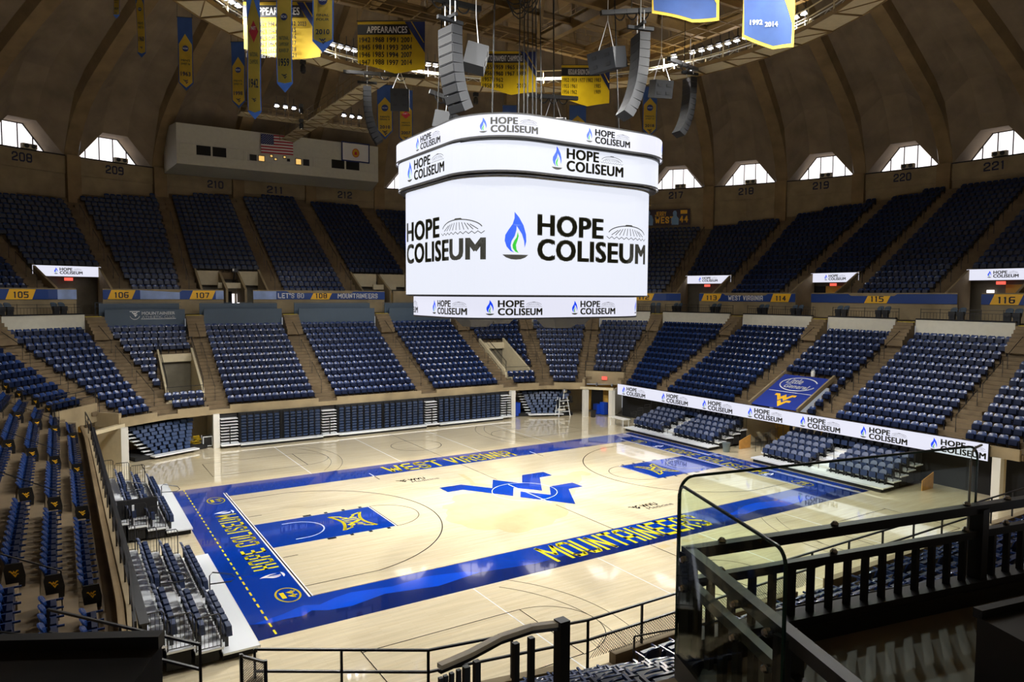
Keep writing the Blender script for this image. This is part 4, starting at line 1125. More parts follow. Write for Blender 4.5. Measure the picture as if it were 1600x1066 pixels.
for g_, xs in (('left', (-3.9, -3.1, -2.3)), ('right', (2.6, 3.4, 4.2))):
    for x in xs:
        o = dup(t0, (x, 36.7, 28.75), 0, 'bright lamp on the %s half of the cross platform, %s from the left' % (g_, ORD[xs.index(x)]), 'lamps on the cross platform'); o.rotation_euler = (0, 0, 0)
# moving head and single fixtures
def small_fixture(loc, label):
    t = thing('stage_light', label, 'light', loc)
    x, y, z = loc
    mb = MB(); mb.box(x - .18, x + .18, y - .14, y + .14, z - .15, z + .15); mb.build('yoke_base', 'black', t)
    mb = MB(); mb.lathe((x, y, z - .75), [(.16, 0), (.2, .1), (.2, .4), (.12, .55)], 12); mb.build('lamp_head', 'black', t)
    mb = MB(); mb.lathe((x, y, z - .78), [(.13, 0), (.13, .03)], 12); mb.build('lens', 'brass', t)
small_fixture((-1.7, 36.4, 28.9), 'black moving head lamp on the platform left of the spur catwalk')
small_fixture((-1.7, 36.4, 27.5), 'black moving head lamp hung under the cross platform')
small_fixture((7.6, 19.1, 27.4), 'black lamp hung under the ring behind the center scoreboard')
small_fixture((-6.7, 18.6, 27.4), 'black lamp hung under the left rear of the ring')

# ================================================================= steel grid over the court
GR = thing('steel_grid', 'brown steel beam grid with ladder rails hung over the court', 'beam grid', (0, 0, 29.6))
def ibeam(mb, a, b, h=.7, w=.32):
    a, b = Vector(a), Vector(b); up = Vector((0, 0, 1))
    mb.bar(a + up * (h / 2), b + up * (h / 2), w, .05); mb.bar(a - up * (h / 2), b - up * (h / 2), w, .05); mb.bar(a, b, .05, h)
GX, GY = 18.2, 12.4
mb = MB()
for y in (-GY, -4.2, 4.2, GY): ibeam(mb, (-GX, y, 30.0), (GX, y, 30.0), .9, .4)
for x in (-GX, -9.1, -4.0, 4.0, 9.1, GX): ibeam(mb, (x, -GY, 30.0), (x, GY, 30.0), .9, .4)
mb.build('main_beam', 'steel', GR)
mb = MB()
for x in (-13.6, 0, 13.6): ibeam(mb, (x, -GY, 30.2), (x, GY, 30.2), .4, .25)
for y in (-8.3, 0, 8.3): ibeam(mb, (-GX, y, 30.2), (GX, y, 30.2), .4, .25)
for x, y in ((1, 1), (1, -1), (-1, 1), (-1, -1)): ibeam(mb, (x * 4, y * 4.2, 30), (x * 9.1, y * GY, 30), .5, .25)
mb.build('secondary_beam', 'steel', GR)
mb = MB()
for k in range(22):
    x = -GX + 1.7 * k
    for y0, y1 in ((GY - 1.6, GY + .1), (-GY, -GY + 1.6)): mb.bar((x, y0, 29.5), (x, y1, 29.5), .07)
for k in range(15):
    y = -GY + 1.7 * k
    for x0, x1 in ((GX - 2.4, GX + .1), (-GX, -GX + 2.4)): mb.bar((x0, y, 29.5), (x1, y, 29.5), .07)
for x in (GX - 2.4, GX - 1.2, -GX + 2.4): mb.bar((x, -GY, 29.5), (x, GY, 29.5), .08)
for y in (GY - 1.6, GY - .8, -GY + 1.6): mb.bar((-GX, y, 29.5), (GX, y, 29.5), .08)
mb.build('soffit_bar', 'steel', GR)
mb = MB()
for y in (-4.2, 4.2, GY, GY - 2):
    for z in (30.9, 31.4): mb.bar((-GX, y, z), (GX, y, z), .035)
    for k in range(19): mb.bar((-GX + k * 2.02, y, 30.4), (-GX + k * 2.02, y, 31.4), .035)
for x in (-9.1, -4, 4, 9.1):
    for z in (30.9, 31.4): mb.bar((x, -GY, z), (x, GY, z), .035)
    for k in range(13): mb.bar((x, -GY + k * 2.06, 30.4), (x, -GY + k * 2.06, 31.4), .035)
mb.build('hand_rail', 'steel', GR)
mb = MB()
for x in (-GX, -9.1, 0, 9.1, GX):
    for y in (-GY, -4.2, 4.2, GY): mb.tube([(x, y, 30.4), (x, y, prof(hyp(x, y)) + .6)], .05, 5)
mb.build('hanger', 'steel', GR)
mb = MB()
for y in (-10.4, -6, 6, 10.4): mb.box(-8.8, 8.8, y - .9, y + .9, 32.4, 32.5)
mb.build('upper_walkway', 'steel', GR)
mb = MB()
for q, (x, y) in enumerate(((1.0, 3.2), (1.5, 3.0))):
    for k in range(5):
        mb.tube([(x + k * .12 - .9 * cos(t), y, 29.3 + .4 * q - (1.1 + .25 * k) * sin(t)) for t in np.linspace(0, PI, 9)], .035, 5)
cb = mb.build('cable_loop', 'black'); tag(cb, 'black cable loops hanging below the steel grid above the scoreboard', 'cable')

# ================================================================= center scoreboard
SBD = thing('scoreboard', 'giant white center hung scoreboard with four stacked screen bands', 'scoreboard', (0, 0, 9.94))
def pathfn(w, h, r):
    q = r * PI / 4
    def P(s, d=0):
        sg = 1 if s >= 0 else -1; s = abs(s); W1, H1 = (w, h) if sg > 0 else (h, w)
        # walk in a frame where the face runs along +a; mirror for the other direction
        def arcp(cx, cy, ang): return (cx + (r + d) * cos(ang), cy + (r + d) * sin(ang))
        if s <= q: a, b = arcp(-W1 + r, -H1 + r, -3 * PI / 4 + s / r)
        elif s <= q + 2 * (W1 - r): a, b = (-W1 + r + s - q, -H1 - d)
        elif s <= 3 * q + 2 * (W1 - r): a, b = arcp(W1 - r, -H1 + r, -PI / 2 + (s - q - 2 * (W1 - r)) / r)
        else: a, b = (W1 + d, -H1 + r + s - 3 * q - 2 * (W1 - r))
        return (a, b) if sg > 0 else (b, a)
    return P
def rr(w, h, r, n=10):
    out = []
    for sx, sy, a0 in ((1, 1, 0), (-1, 1, 90), (-1, -1, 180), (1, -1, 270)):
        for k in range(n + 1):
            a = rad(a0 + 90 * k / n); out.append((sx * (w - r) + r * cos(a), sy * (h - r) + r * sin(a)))
    return out
def band(mb, w, h, r, z0, z1):
    o = rr(w, h, r); n = len(mb.v); m = len(o)
    mb.v += [(x, y, z0) for x, y in o] + [(x, y, z1) for x, y in o]
    for i in range(m): mb.f.append((n + i, n + (i + 1) % m, n + m + (i + 1) % m, n + m + i)); mb.mi.append(mb.m)
def capf(mb, w, h, r, z, w2=None):
    o = rr(w, h, r); n = len(mb.v); mb.v += [(x, y, z) for x, y in o]; mb.f.append(tuple(range(n, n + len(o)))); mb.mi.append(mb.m)
# dark carcass
mb = MB()
for w, h, z0, z1 in ((5.85, 5.0, 10.95, 16.62), (6.1, 5.48, 16.5, 18.2), (6.12, 5.72, 18.0, 19.2), (5.72, 4.3, 9.86, 11.0)):
    band(mb, w, h, 3 if w > 5.8 or 1 else 3, z0, z1); capf(mb, w, h, 3, z0); capf(mb, w, h, 3, z1)
mb.build('carcass', 'black', SBD)
mb = MB(); band(mb, 5.98, 5.14, 3, 16.44, 16.60); capf(mb, 6.15, 5.52, 3, 16.60); mb.build('grey_soffit', 'white', SBD)
BANDS = [('main_screen', 5.95, 5.1, 11.03, 16.44, 'screen', [(.80, .91), (-8.90, .91)], 12.66),
         ('upper_screen', 6.17, 5.55, 16.68, 18.03, 'screen', [(3.24, .445), (-6.88, .43)], 16.88),
         ('top_ribbon', 6.18, 5.8, 18.16, 19.1, 'screen2', [(-11.6, .28), (-6.05, .28), (-.46, .28), (5.06, .28), (10.6, .28)], 18.30),
         ('bottom_ribbon', 5.82, 4.4, 9.94, 10.93, 'screen2', [(-8.1, .29), (-3.5, .29), (.28, .30), (5.0, .29), (9.7, .29)], 10.06)]
for name, w, h, z0, z1, m, logos, zb in BANDS:
    mb = MB(); band(mb, w, h, 3, z0, z1); mb.v = [(x, y, z) for x, y, z in mb.v]
    p = mb.build(name, m, SBD, label='lit white %s' % name.replace('_', ' '))
    P = pathfn(w, h, 3)
    for s0, sc in logos:
        mb = MB(); A = HOPE
        def fn(a, b, d, s0=s0, sc=sc): 
            x, y = P(s0 + a * sc, .012); return (x, y, zb + b * sc)
        A.put(mb, fn, 0, 0, cut=.5)
        mb.build('screen_logo', INK, p)
mb = MB()
for w, h, z0, z1 in ((6.21, 5.83, 18.08, 18.17), (6.20, 5.58, 18.03, 18.09), (6.19, 5.57, 16.6, 16.68), (5.97, 5.12, 16.44, 16.50), (5.97, 5.12, 10.98, 11.03), (5.83, 4.41, 9.86, 9.94)): band(mb, w, h, 3, z0, z1)
mb.build('black_trim', 'black', SBD)
mb = MB()
for s in (1, -1):
    for x, y in ((4, 3), (4, -3), (-4, 3), (-4, -3)):
        mb.tube([(x, y, 19.2), (x * .9, y * .9, 29.7)], .035, 5)
for k in range(6): mb.tube([(-.3 + .3 * k, .4 - .1 * (k % 2), 19.2), (-.2 + .24 * k, .4, 30.5)], .03, 6)
mb.build('hoist_cable', 'black', SBD)
for a in range(4):
    x, y = (3.2, 0, -3.2, 0)[a], (0, 3.0, 0, -3.0)[a]
    mb = MB(); mb.hexa([(x - .5, y - .5, 9.35), (x + .5, y - .5, 9.35), (x + .5, y + .5, 9.35), (x - .5, y + .5, 9.35)], [(x - .9, y - .9, 9.9), (x + .9, y - .9, 9.9), (x + .9, y + .9, 9.9), (x - .9, y + .9, 9.9)]); mb.build('underside_speaker', 'speaker', SBD)


# ================================================================= loudspeakers
def line_array(loc, n, w, aim, label, curve=5.5, box_h=.38, dep=.55):
    """hanging array: n cabinets curving back under the front; aim = azimuth the front faces"""
    t = thing('line_array', label, 'loudspeaker', loc)
    a = rad(aim); fwd = Vector((sin(a), cos(a), 0)); side = Vector((cos(a), -sin(a), 0)); up = Vector((0, 0, 1))
    p = Vector(loc); tilt = 0
    mb = MB(); mb.bar(p - fwd * .7 + up * .35, p + fwd * .7 + up * .35, .16); mb.bar(p - side * .5 + up * .5, p + side * .5 + up * .5, .14)
    mb.build('fly_bar', 'speaker', t)
    mb = MB()
    for s in (-.4, .4): mb.tube([p + side * s + up * .2, p + side * s + up * 1.1], .03, 5); 
    mb.tube([p + up * .5, (p.x, p.y, 30)], .03, 5); mb.build('chain', 'alu', t)
    for k in range(n):
        tilt += rad(curve) * (k / n)
        u = up * cos(tilt) + fwd * sin(tilt) * 1.0; f2 = fwd * cos(tilt) - up * sin(tilt)
        c = p - u * (box_h / 2)
        mb = MB(); mb.obox(c, side, f2, u, w / 2, dep / 2, box_h / 2 - .012); cb = mb.build('cabinet', 'speaker', t)
        mb = MB(); mb.obox(c + f2 * (dep / 2 + .012), side, f2, u, w / 2 - .04, .012, box_h / 2 - .05); mb.build('grille', 'grille', cb)
        p = p - u * box_h
    return t
line_array((-6.2, -2.9, 23.3), 9, 1.15, 262, 'large black line array hanging left of the scoreboard top', 7, .42)
line_array((3.3, -5.3, 24.1), 10, 1.15, 108, 'large black line array hanging right of the scoreboard top', 7, .42)
line_array((-2.4, 17.4, 26.0), 11, 1.0, 290, 'slim black curved line array over the far rows beside the 2007 banner', 7, .37)
line_array((17.4, 4.9, 26.8), 11, 1.0, 100, 'slim grey curved line array at the right under the ring lamps', 7, .39)
def sub_box(loc, aim, label, w=1.5, h=1.0, d=1.0, tilt=.25):
    t = thing('subwoofer', label, 'loudspeaker', loc)
    a = rad(aim); fwd = Vector((sin(a) * cos(tilt), cos(a) * cos(tilt), -sin(tilt))); side = Vector((cos(a), -sin(a), 0)); up = side.cross(fwd)
    c = Vector(loc)
    mb = MB(); mb.obox(c, side, fwd, up, w / 2, d / 2, h / 2); mb.build('cabinet', 'speaker', t)
    mb = MB()
    for s in (-1, 1):
        for v in (-1, 1): mb.obox(c + side * s * w * .25 + up * v * h * .22 + fwd * (d / 2 + .01), side, fwd, up, .14, .01, .08)
    mb.build('port', 'grille', t)
    mb = MB()
    for s in (-.5, .5): mb.tube([c + side * s + up * h / 2, c + Vector((0, 0, 2.0))], .02, 4)
    mb.tube([c + Vector((0, 0, 2)), (c.x, c.y, 30)], .03, 4); mb.build('sling', 'alu', t)
sub_box((-4.6, -2.5, 22.3), 120, 'black box speaker hanging right of the large left line array')
sub_box((2.0, -4.3, 22.9), 260, 'black box speaker hanging left of the large right line array', 1.7)
sub_box((8.6, -1.3, 23.2), 200, 'grey box speaker hanging between the right line arrays', 1.1, 1.0)
sub_box((-1.2, 14.3, 24.6), 205, 'black box speaker above the gold 2007 banner', 1.3, 1.5, .9)
sub_box((-3.2, 3.0, 20.6), 150, 'black box speaker just behind the left top edge of the scoreboard', 1.6, .9)
sub_box((4.6, 4.0, 21.6), 220, 'black box speaker just behind the middle top edge of the scoreboard', 1.6, .9)
def rig_bar(a, b, label):
    t = thing('rigging_truss', label, 'truss', tuple((Vector(a) + Vector(b)) / 2))
    mb = MB(); mb.bar(a, b, .22, .22); mb.build('beam', 'black', t)
    m_ = (Vector(a) + Vector(b)) / 2; mb = MB(); mb.tube([m_, (m_.x, m_.y, 30)], .03, 4)
    for k in range(3):
        q = Vector(a).lerp(Vector(b), .3 + .2 * k); mb.tube([q + Vector((.35 * cos(x), 0, -.4 * sin(x))) for x in np.linspace(0, PI, 7)], .04, 4)
    mb.build('cable_loop', 'black', t)
rig_bar((-4.1, 17.6, 26.9), (.9, 14.6, 26.6), 'black truss bar above the slim far line array')
rig_bar((-7.6, -2.6, 24.6), (-4.2, -2.2, 24.8), 'black truss bar above the large left line array')
rig_bar((1.3, -4.6, 25.0), (4.6, -5.4, 25.6), 'black truss bar above the large right line array')
rig_bar((9.5, -1.0, 25.2), (17.8, 4.6, 27.4), 'long black truss bar above the slim right line array')
rig_bar((-4.2, 3.4, 22.2), (-2.2, 2.8, 21.6), 'short black bar over the speaker behind the left top of the scoreboard')
rig_bar((3.0, 4.4, 23.3), (6.2, 3.6, 23.4), 'short black bar over the speaker behind the middle top of the scoreboard')

# ================================================================= banners
def hang(o, u, w, h, kind, label, shape, art=None, base='oldgold', wave=.06):
    """cloth banner whose top edge starts at o and runs along u; hangs down"""
    o = Vector(o); u = Vector(u); u.z = 0; u.normalize()
    fn0 = plane_fn(o, u, (0, 0, 1)); ph = random.random() * 6
    fn = lambda a, b, d=0: fn0(a, b, d + wave * sin(a * 2.2 + ph) * (-b / h) + .04 * sin(b * 1.7 + ph))
    t = thing(kind, label, 'banner', tuple(o + u * w / 2), group='championship banners under the roof')
    def sheet(mb, outl, d, nx=10, ny=10):
        bm = bmesh.new(); vs = [bm.verts.new((a, b, 0)) for a, b in outl]; bm.faces.new(vs)
        for k in range(1, nx): bmesh.ops.bisect_plane(bm, geom=bm.verts[:] + bm.edges[:] + bm.faces[:], plane_co=(w * k / nx, 0, 0), plane_no=(1, 0, 0))
        for k in range(1, ny): bmesh.ops.bisect_plane(bm, geom=bm.verts[:] + bm.edges[:] + bm.faces[:], plane_co=(0, -h * k / ny, 0), plane_no=(0, 1, 0))
        bm.verts.index_update(); n = len(mb.v); mb.v += [tuple(fn(v.co.x, v.co.y, d)) for v in bm.verts]
        for f in bm.faces: mb.f.append(tuple(n + v.index for v in f.verts)); mb.mi.append(0)
        bm.free()
    for k, (nm, outl, m_) in enumerate(shape):
        for sgn in ((1, -1) if k else (1,)):
            mb = MB(); sheet(mb, outl, .012 * k * sgn); mb.build(nm, m_, t, smooth=True)
            if k and sgn == 1 and nm == 'cloth': break
    if art:
        for k, (nm, ar, m_) in enumerate(art):
            mb = MB(); ar.put(mb, lambda a, b, d: fn(a, b, d), .04 + .006 * k, 0, cut=.6); mb.build(nm, m_, t)
    mb = MB(); mb.tube([fn0(-.05, .02), fn0(w + .05, .02)], .03, 6)
    for a in (0, w): mb.tube([fn0(a, .02), fn0(a, .02) + Vector((0, 0, 1.6))], .012, 4)
    mb.build('top_rod', 'black', t)
    return t
def pennant(o, u, w, h, label, year, words, emblem='blue', blue=True):
    pt = w * .55
    body = [(0, 0), (w, 0), (w, -h + pt), (w / 2, -h), (0, -h + pt)]
    yel = [(w * .06, -h * .36), (w / 2, -h * .22), (w * .94, -h * .36), (w * .94, -h + pt + .05), (w / 2, -h + .22), (w * .06, -h + pt + .05)] if blue else [(w * .06, 0), (w * .94, 0), (w * .94, -h + pt + .05), (w / 2, -h + .3), (w * .06, -h + pt + .05)]
    ink = Art(); fit(text2d(year, .03), w * .17, -h * .80, w * .66, h * .055, ink)
    y = -h * .60
    for wd in words: fit(text2d(wd, .01), w * .2, y, w * .6, h * .028, ink); y -= h * .048
    ink.sub(WV, w / 2, -h * .88, w * .045)
    em = Art()
    if emblem == 'blue': em.poly([(w / 2 + w * .22 * cos(q * PI / 8), -h * .42 + w * .22 * sin(q * PI / 8)) for q in range(16)])
    else: em.poly([(w / 2 - w * .34, -h * .44), (w / 2, -h * .37), (w / 2 + w * .34, -h * .44), (w / 2, -h * .51)])
    wt = Art(); fit(text2d('NCAA' if emblem == 'blue' else 'NIT', .03), w * .33, -h * .43, w * .34, h * .022, wt)
    return hang(o, u, w, h, 'pennant_banner', label, [('blue_border', body, 'bluecloth'), ('cloth', yel, 'gold')],
                [('emblem', em, 'navycloth' if emblem == 'blue' else 'red'), ('lettering', ink, 'navyink'), ('emblem_lettering', wt, 'whitecloth')], wave=.03)
CR = (R_.x, R_.y, 0)     # a right-hand direction as seen from the press side
def dirv(dx, dy): return (dx, dy, 0)
pennant((-13.9, 25.0, 31.0), (.9, -.35, 0), 1.0, 5.2, 'blue topped gold pennant reading 1963 below the left of the ring', '1963', ("MEN'S", 'SWEET 16'))
pennant((-9.99, 26.16, 30.3), (.83, -.56, 0), 1.03, 5.0, 'blue topped gold pennant reading 1998', '1998', ("MEN'S", 'SWEET 16'))
pennant((-17.86, 10.79, 27.9), (.85, -.53, 0), .44, 4.3, 'narrow edge on gold pennant second from the left edge', '1960', ("MEN'S", 'SWEET 16'))
pennant((-18.87, 11.43, 27.9), (.85, -.53, 0), .32, 2.3, 'thin gold pennant tip nearest the left edge', '1959', ("MEN'S", 'SWEET 16'))
pennant((21.55, 14.35, 29.1), (.84, -.55, 0), 1.22, 4.3, 'gold pennant reading 2018 right of the scoreboard', '2018', ("MEN'S", 'SWEET 16'))
pennant((4.9, 28.5, 29.5), (.85, -.5, 0), 1.25, 4.9, 'gold pennant with red diamond reading 2007 left of the scoreboard', '2007', ("MEN'S", 'CHAMPION'), 'red')
pennant((3.0, 29.0, 29.8), (.85, -.5, 0), 1.4, 4.8, 'gold pennant half hidden behind the slim far line array', '2010', ("MEN'S", 'FINAL 4'))
pennant((13.2, 24.0, 28.4), (.85, -.5, 0), 1.3, 4.3, 'gold pennant top showing behind the cables above the scoreboard', '2005', ("MEN'S", 'ELITE 8'))
pennant((17.4, 19.4, 28.0), (.85, -.5, 0), 1.5, 4.0, 'gold pennant rising behind the top right of the scoreboard', '2008', ("MEN'S", 'SWEET 16'))
# three big close pennants upper left
pennant((-16.2, -7.33, 22.14), (.84, -.53, 0), .45, 5.2, 'long gold pennant with red diamond reading 1942 hanging close at the upper left', '1942', ('NATIONAL', 'CHAMPIONS'), 'red', True)
pennant((-15.36, -7.85, 22.14), (.84, -.53, 0), .54, 4.3, 'long gold pennant reading 1959 hanging close between the two others', '1959', ('NATIONAL', 'CHAMPIONSHIP', 'RUNNER UP'), 'blue', False)
pennant((-14.33, -8.51, 22.15), (.84, -.53, 0), .71, 3.0, 'long gold pennant with its tip above the left ring lamps', '2010', ('FINAL', 'FOUR'), 'blue', False)
def wide(o, u, w, h, label, title, rows, blackbar=True, sag=.0):
    pts = [(0, 0), (w, 0), (w, -h * .93), (w * .55, -h), (0, -h * .80)]
    tri = [(w * .70, -.02), (w, -.02), (w, -h * .62)]; bar = [(0, -.06 * h), (w * .74, -.06 * h), (w * .80, -.26 * h), (0, -.26 * h)]
    wt = Art(); fit(text2d(title, .03), w * .14, -.225 * h, w * .60, h * .125, wt)
    gd = Art(); gd.line([(w * .80, -.04), (w * .985, -h * .42)], .07)
    ink = Art(); nc = len(rows[0]); dy = .145 if len(rows) < 5 else .108
    for r, row in enumerate(rows):
        for c, yv in enumerate(row):
            if yv: fit(text2d(yv, .03), w * (.03 + c * (.82 / nc)), -h * (.41 + r * dy), w * (.66 / nc), h * dy * .66, ink)
    return hang(o, u, w, h, 'wide_banner', label, [('cloth', pts, 'oldgold'), ('blue_corner', tri, 'navycloth'), ('title_bar', bar, 'blackink')],
                [('title', wt, 'whitecloth'), ('gold_stripe', gd, 'gold'), ('year_lettering', ink, 'blackink')], wave=.10)
wide((-12.13, 11.92, 28.1), (3.77, -2.48, 0), 4.51, 3.35, 'wide gold banner of appearances with six rows of years at the upper left', 'APPEARANCES',
     [('1955', '1962', '1984', '', '2012', '2023'), ('1956', '1963', '1986', '', '2015', ''), ('1957', '1965', '1987', '', '2016', ''), ('1958', '1967', '1989', '', '2017', ''), ('1959', '1982', '1992', '', '2018', ''), ('1960', '1983', '1998', '', '2021', '')])
wide((-4.3, 14.2, 29.3), (3.7, -2.5, 0), 4.55, 3.4, 'wide gold banner of appearances listing sixteen years', 'APPEARANCES',
     [('1942', '1968', '1991', '2001'), ('1945', '1981', '1993', '2004'), ('1946', '1985', '1994', '2007'), ('1947', '1988', '1997', '2014')])
wide((4.7, 13.2, 28.7), (3.4, -2.2, 0), 4.05, 3.1, 'wide gold tournament champions banner behind the hoist cables', 'TOURNAMENT CHAMPIONS',
     [('1955', '1959', '1965', '1983'), ('1956', '1960', '1967', '1984'), ('1957', '1962', '', ''), ('1958', '1963', '', '2010')])
wide((9.6, 10.0, 27.7), (2.9, -1.9, 0), 3.5, 2.9, 'wide gold regular season champions banner nearest the right line array', 'REGULAR SEASON CHAMPIONS',
     [('1952', '1959', '1977', '1982', '1983'), ('1955', '1961', '', '', '1985'), ('1956', '1962', '', '', '1989'), ('1957', '1963', '', '', '')])
# two blue banners upper right
def bluebanner(o, u, w, h, label, marks):
    pts = [(0, 0), (w, 0), (w, -h * .96), (w * .6, -h), (0, -h * .8)]
    inn = [(.0, 0), (w - .12, 0), (w - .12, -h * .96 + .14), (w * .6, -h + .14), (.08, -h * .8 + .12)]
    tri = [(w * .72, -.02), (w - .1, -.02), (w - .1, -h * .62)]
    wt = Art()
    for x, y, s in marks: fit(text2d(s, .03), x, y, .55, .2, wt)
    return hang(o, u, w, h, 'wide_banner', label, [('gold_border', pts, 'gold'), ('cloth', inn, 'bluecloth'), ('gold_corner', tri, 'gold')], [('lettering', wt, 'whitecloth')] if marks else None, wave=.09)
bluebanner((4.45, -10.74, 24.8), (1.95, -1.27, 0), 2.3, 2.7, 'blue banner with gold edge reading 1992 and 2014 at the upper right', [(.32, -1.62, '1992'), (.98, -1.72, '2014')])
bluebanner((1.04, -8.53, 25.37), (2.52, -1.65, 0), 3.0, 2.1, 'blue banner with gold edge at the top of the frame left of the 1992 banner', [])
# ================================================================= LED boards
def led_board(a, b, z0, z1, label, logos, toward, th=.12, group=None):
    """flat ribbon board between floor points a and b; logos = list of (start fraction of metres from left, scale)"""
    a, b = Vector((*a, 0)), Vector((*b, 0)); u = (b - a).normalized(); L = (b - a).length
    t = thing('ribbon_board', label, 'screen', tuple((a + b) / 2 + Vector((0, 0, z0))), group=group)
    n = u.cross(Vector((0, 0, 1)))          # depth of plane_fn(u, up): u x up
    fn = plane_fn((a.x, a.y, z0), u, (0, 0, 1))
    mb = MB(); mb.prism([(0, 0), (L, 0), (L, z1 - z0), (0, z1 - z0)], fn, -th, 0); mb.build('casing', 'black', t)
    mb = MB(); mb.poly([fn(.02, .02, .012), fn(L - .02, .02, .012), fn(L - .02, z1 - z0 - .02, .012), fn(.02, z1 - z0 - .02, .012)]); s = mb.build('screen_face', 'screen2', t)
    for x, sc, y in logos:
        mb = MB(); HOPE.put(mb, lambda p, q, d: fn(x + p * sc, y + q * sc, .02)); mb.build('screen_logo', INK, s)
    return t
led_board((20.28, 15.65), (20.28, -14.65), 2.18, 3.16, 'long white ribbon board along the front of the right side seats',
          [(15.65 - y, .30, .10) for y in (15.0, 10.1, 5.65, 1.3, -3.05, -7.35, -11.6)], 0)
led_board((-20.26, -14.0), (-20.26, 15.8), 2.16, 3.0, 'white ribbon board seen nearly edge on along the left side', [(x, .30, .10) for x in (3.5, 8, 12.5, 17, 21.5, 27.3)], 0)
mb = MB(); mb.box(-20.44, -20.22, -14.1, 15.9, 3.0, 3.05)
tag(mb.build('padded_rail_cap', 'speaker'), 'grey speckled padded cap along the top of the left ribbon board', 'padding')
for i, sg, lbl in ((2, 0, 'white screen over the left stairwell opening of the upper rows'), (10, 0, 'white screen over the stairwell opening above 113'), (12, 0, 'white screen over the stairwell opening between 114 and 115'), (14, 0, 'white screen over the stairwell opening at the right edge')):
    A, B = UPPER[i], UPPER[i + 1]; a, b, u = chord(A, B, 16.25)
    a, b = a + u * .75, b - u * .75
    # u x up must point at the court
    if u.cross(Vector((0, 0, 1))).dot(-Vector((A[2], A[3], 0))) < 0: a, b = b, a
    L = (b - a).length
    led_board((a.x, a.y), (b.x, b.y), 12.32, 13.2, lbl, [(L * .30, .215, .2)], 0, group='small screens over the stairwells')
    c = (a + b) / 2; uu = (b - a).normalized(); nn = uu.cross(Vector((0, 0, 1)))
    mb = MB(); mb.obox((c.x + nn.x * .1, c.y + nn.y * .1, 12.12), uu, nn, (0, 0, 1), .3, .06, .12); tag(mb.build('exit_sign', 'exitred'), 'small red exit sign under the %s' % lbl[6:].replace('over the stairwell opening ', '').replace('over the left stairwell opening of ', 'at the left of '), 'sign')

# ================================================================= fixed stadium seats
def arcpts(r, a0, a1, n): return [(r * cos(rad(a0 + (a1 - a0) * k / n)), r * sin(rad(a0 + (a1 - a0) * k / n))) for k in range(n + 1)]
def back_outline(w, h, r, n=5):
    o = [(-w / 2 + .02, 0), (w / 2 - .02, 0)]
    o += [(w / 2 - r + a, h - r + b) for a, b in arcpts(r, 0, 90, n)] + [(-w / 2 + r + a, h - r + b) for a, b in arcpts(r, 90, 180, n)]
    return o
def curved_panel(mb, outline, z0, lean, y0, bow, t, nx=4):
    """upright panel in local x/z, bowed in y; front faces -y (the court)"""
    def fn(u, v, d): return (u, y0 + v * lean + d + bow * (1 - (u / .23) ** 2) + .55 * v ** 3, z0 + v - .25 * v ** 3)
    bm = bmesh.new(); bm.faces.new([bm.verts.new((a, b, 0)) for a, b in outline])
    for k in range(1, nx):
        x = -.23 + .46 * k / nx; bmesh.ops.bisect_plane(bm, geom=bm.verts[:] + bm.edges[:] + bm.faces[:], plane_co=(x, 0, 0), plane_no=(1, 0, 0))
    for y in (.22, .36): bmesh.ops.bisect_plane(bm, geom=bm.verts[:] + bm.edges[:] + bm.faces[:], plane_co=(0, y, 0), plane_no=(0, 1, 0))
    bm.verts.index_update()
    vs = [(v.co.x, v.co.y) for v in bm.verts]; fs = [tuple(v.index for v in f.verts) for f in bm.faces]
    be = [(e.verts[0].index, e.verts[1].index) for e in bm.edges if len(e.link_faces) == 1]; bm.free()
    n = len(mb.v); m = len(vs)
    mb.v += [fn(a, b, 0) for a, b in vs] + [fn(a, b, t) for a, b in vs]
    for f in fs: mb.f.append(tuple(n + i for i in f)); mb.f.append(tuple(n + m + i for i in reversed(f))); mb.mi += [0, 0]
    for a, b in be: mb.f.append((n + a, n + b, n + m + b, n + m + a)); mb.mi.append(0)
# local axes: +y away from the court (behind the sitter), origin at the tread under the seat
def seat_meshes(n=5, nx=4):
    bk, pan, arm, br = MB(), MB(), MB(), MB()
    curved_panel(bk, back_outline(.47, .42, .15, n), .40, .20, .10, .045, .035, nx)
    pan.hexa([(-.21, -.08, .34), (.21, -.08, .34), (.21, .04, .34), (-.21, .04, .34)], [(-.20, -.05, .62), (.20, -.05, .62), (.20, .06, .62), (-.20, .06, .62)])
    pan.box(-.21, .21, -.06, .02, .33, .37)
    arm.box(.235, .275, -.20, .17, .56, .60); arm.box(.24, .27, -.02, .16, .30, .56)
    br.box(.235, .275, .02, .12, 0, .33); br.box(-.26, .26, .05, .09, .26, .31)
    return bk, pan, arm, br
SEAT = thing('stadium_seat', 'x', 'seat', (0, 0, 0))
bk, pan, arm, br = seat_meshes()
bk.build('backrest', 'navy', SEAT, smooth=True, local=True); pan.build('seat_pan', 'navyshade', SEAT, local=True); arm.build('armrest', 'navy', SEAT, local=True); br.build('bracket', 'blacksoft', SEAT, local=True)
def inframe(P, mx=60):
    d = Vector(P) - camo.matrix_world.translation; z = d.dot(f_)
    if z < .8: return None
    x = 800 + 1118.58 * d.dot(R_) / z; y = 533 - 1118.58 * d.dot(U_) / z
    if -mx < x < 1600 + mx and -mx < y < 1066 + mx: return (z, x, y)
    return None
seats = []
PITCH = .535
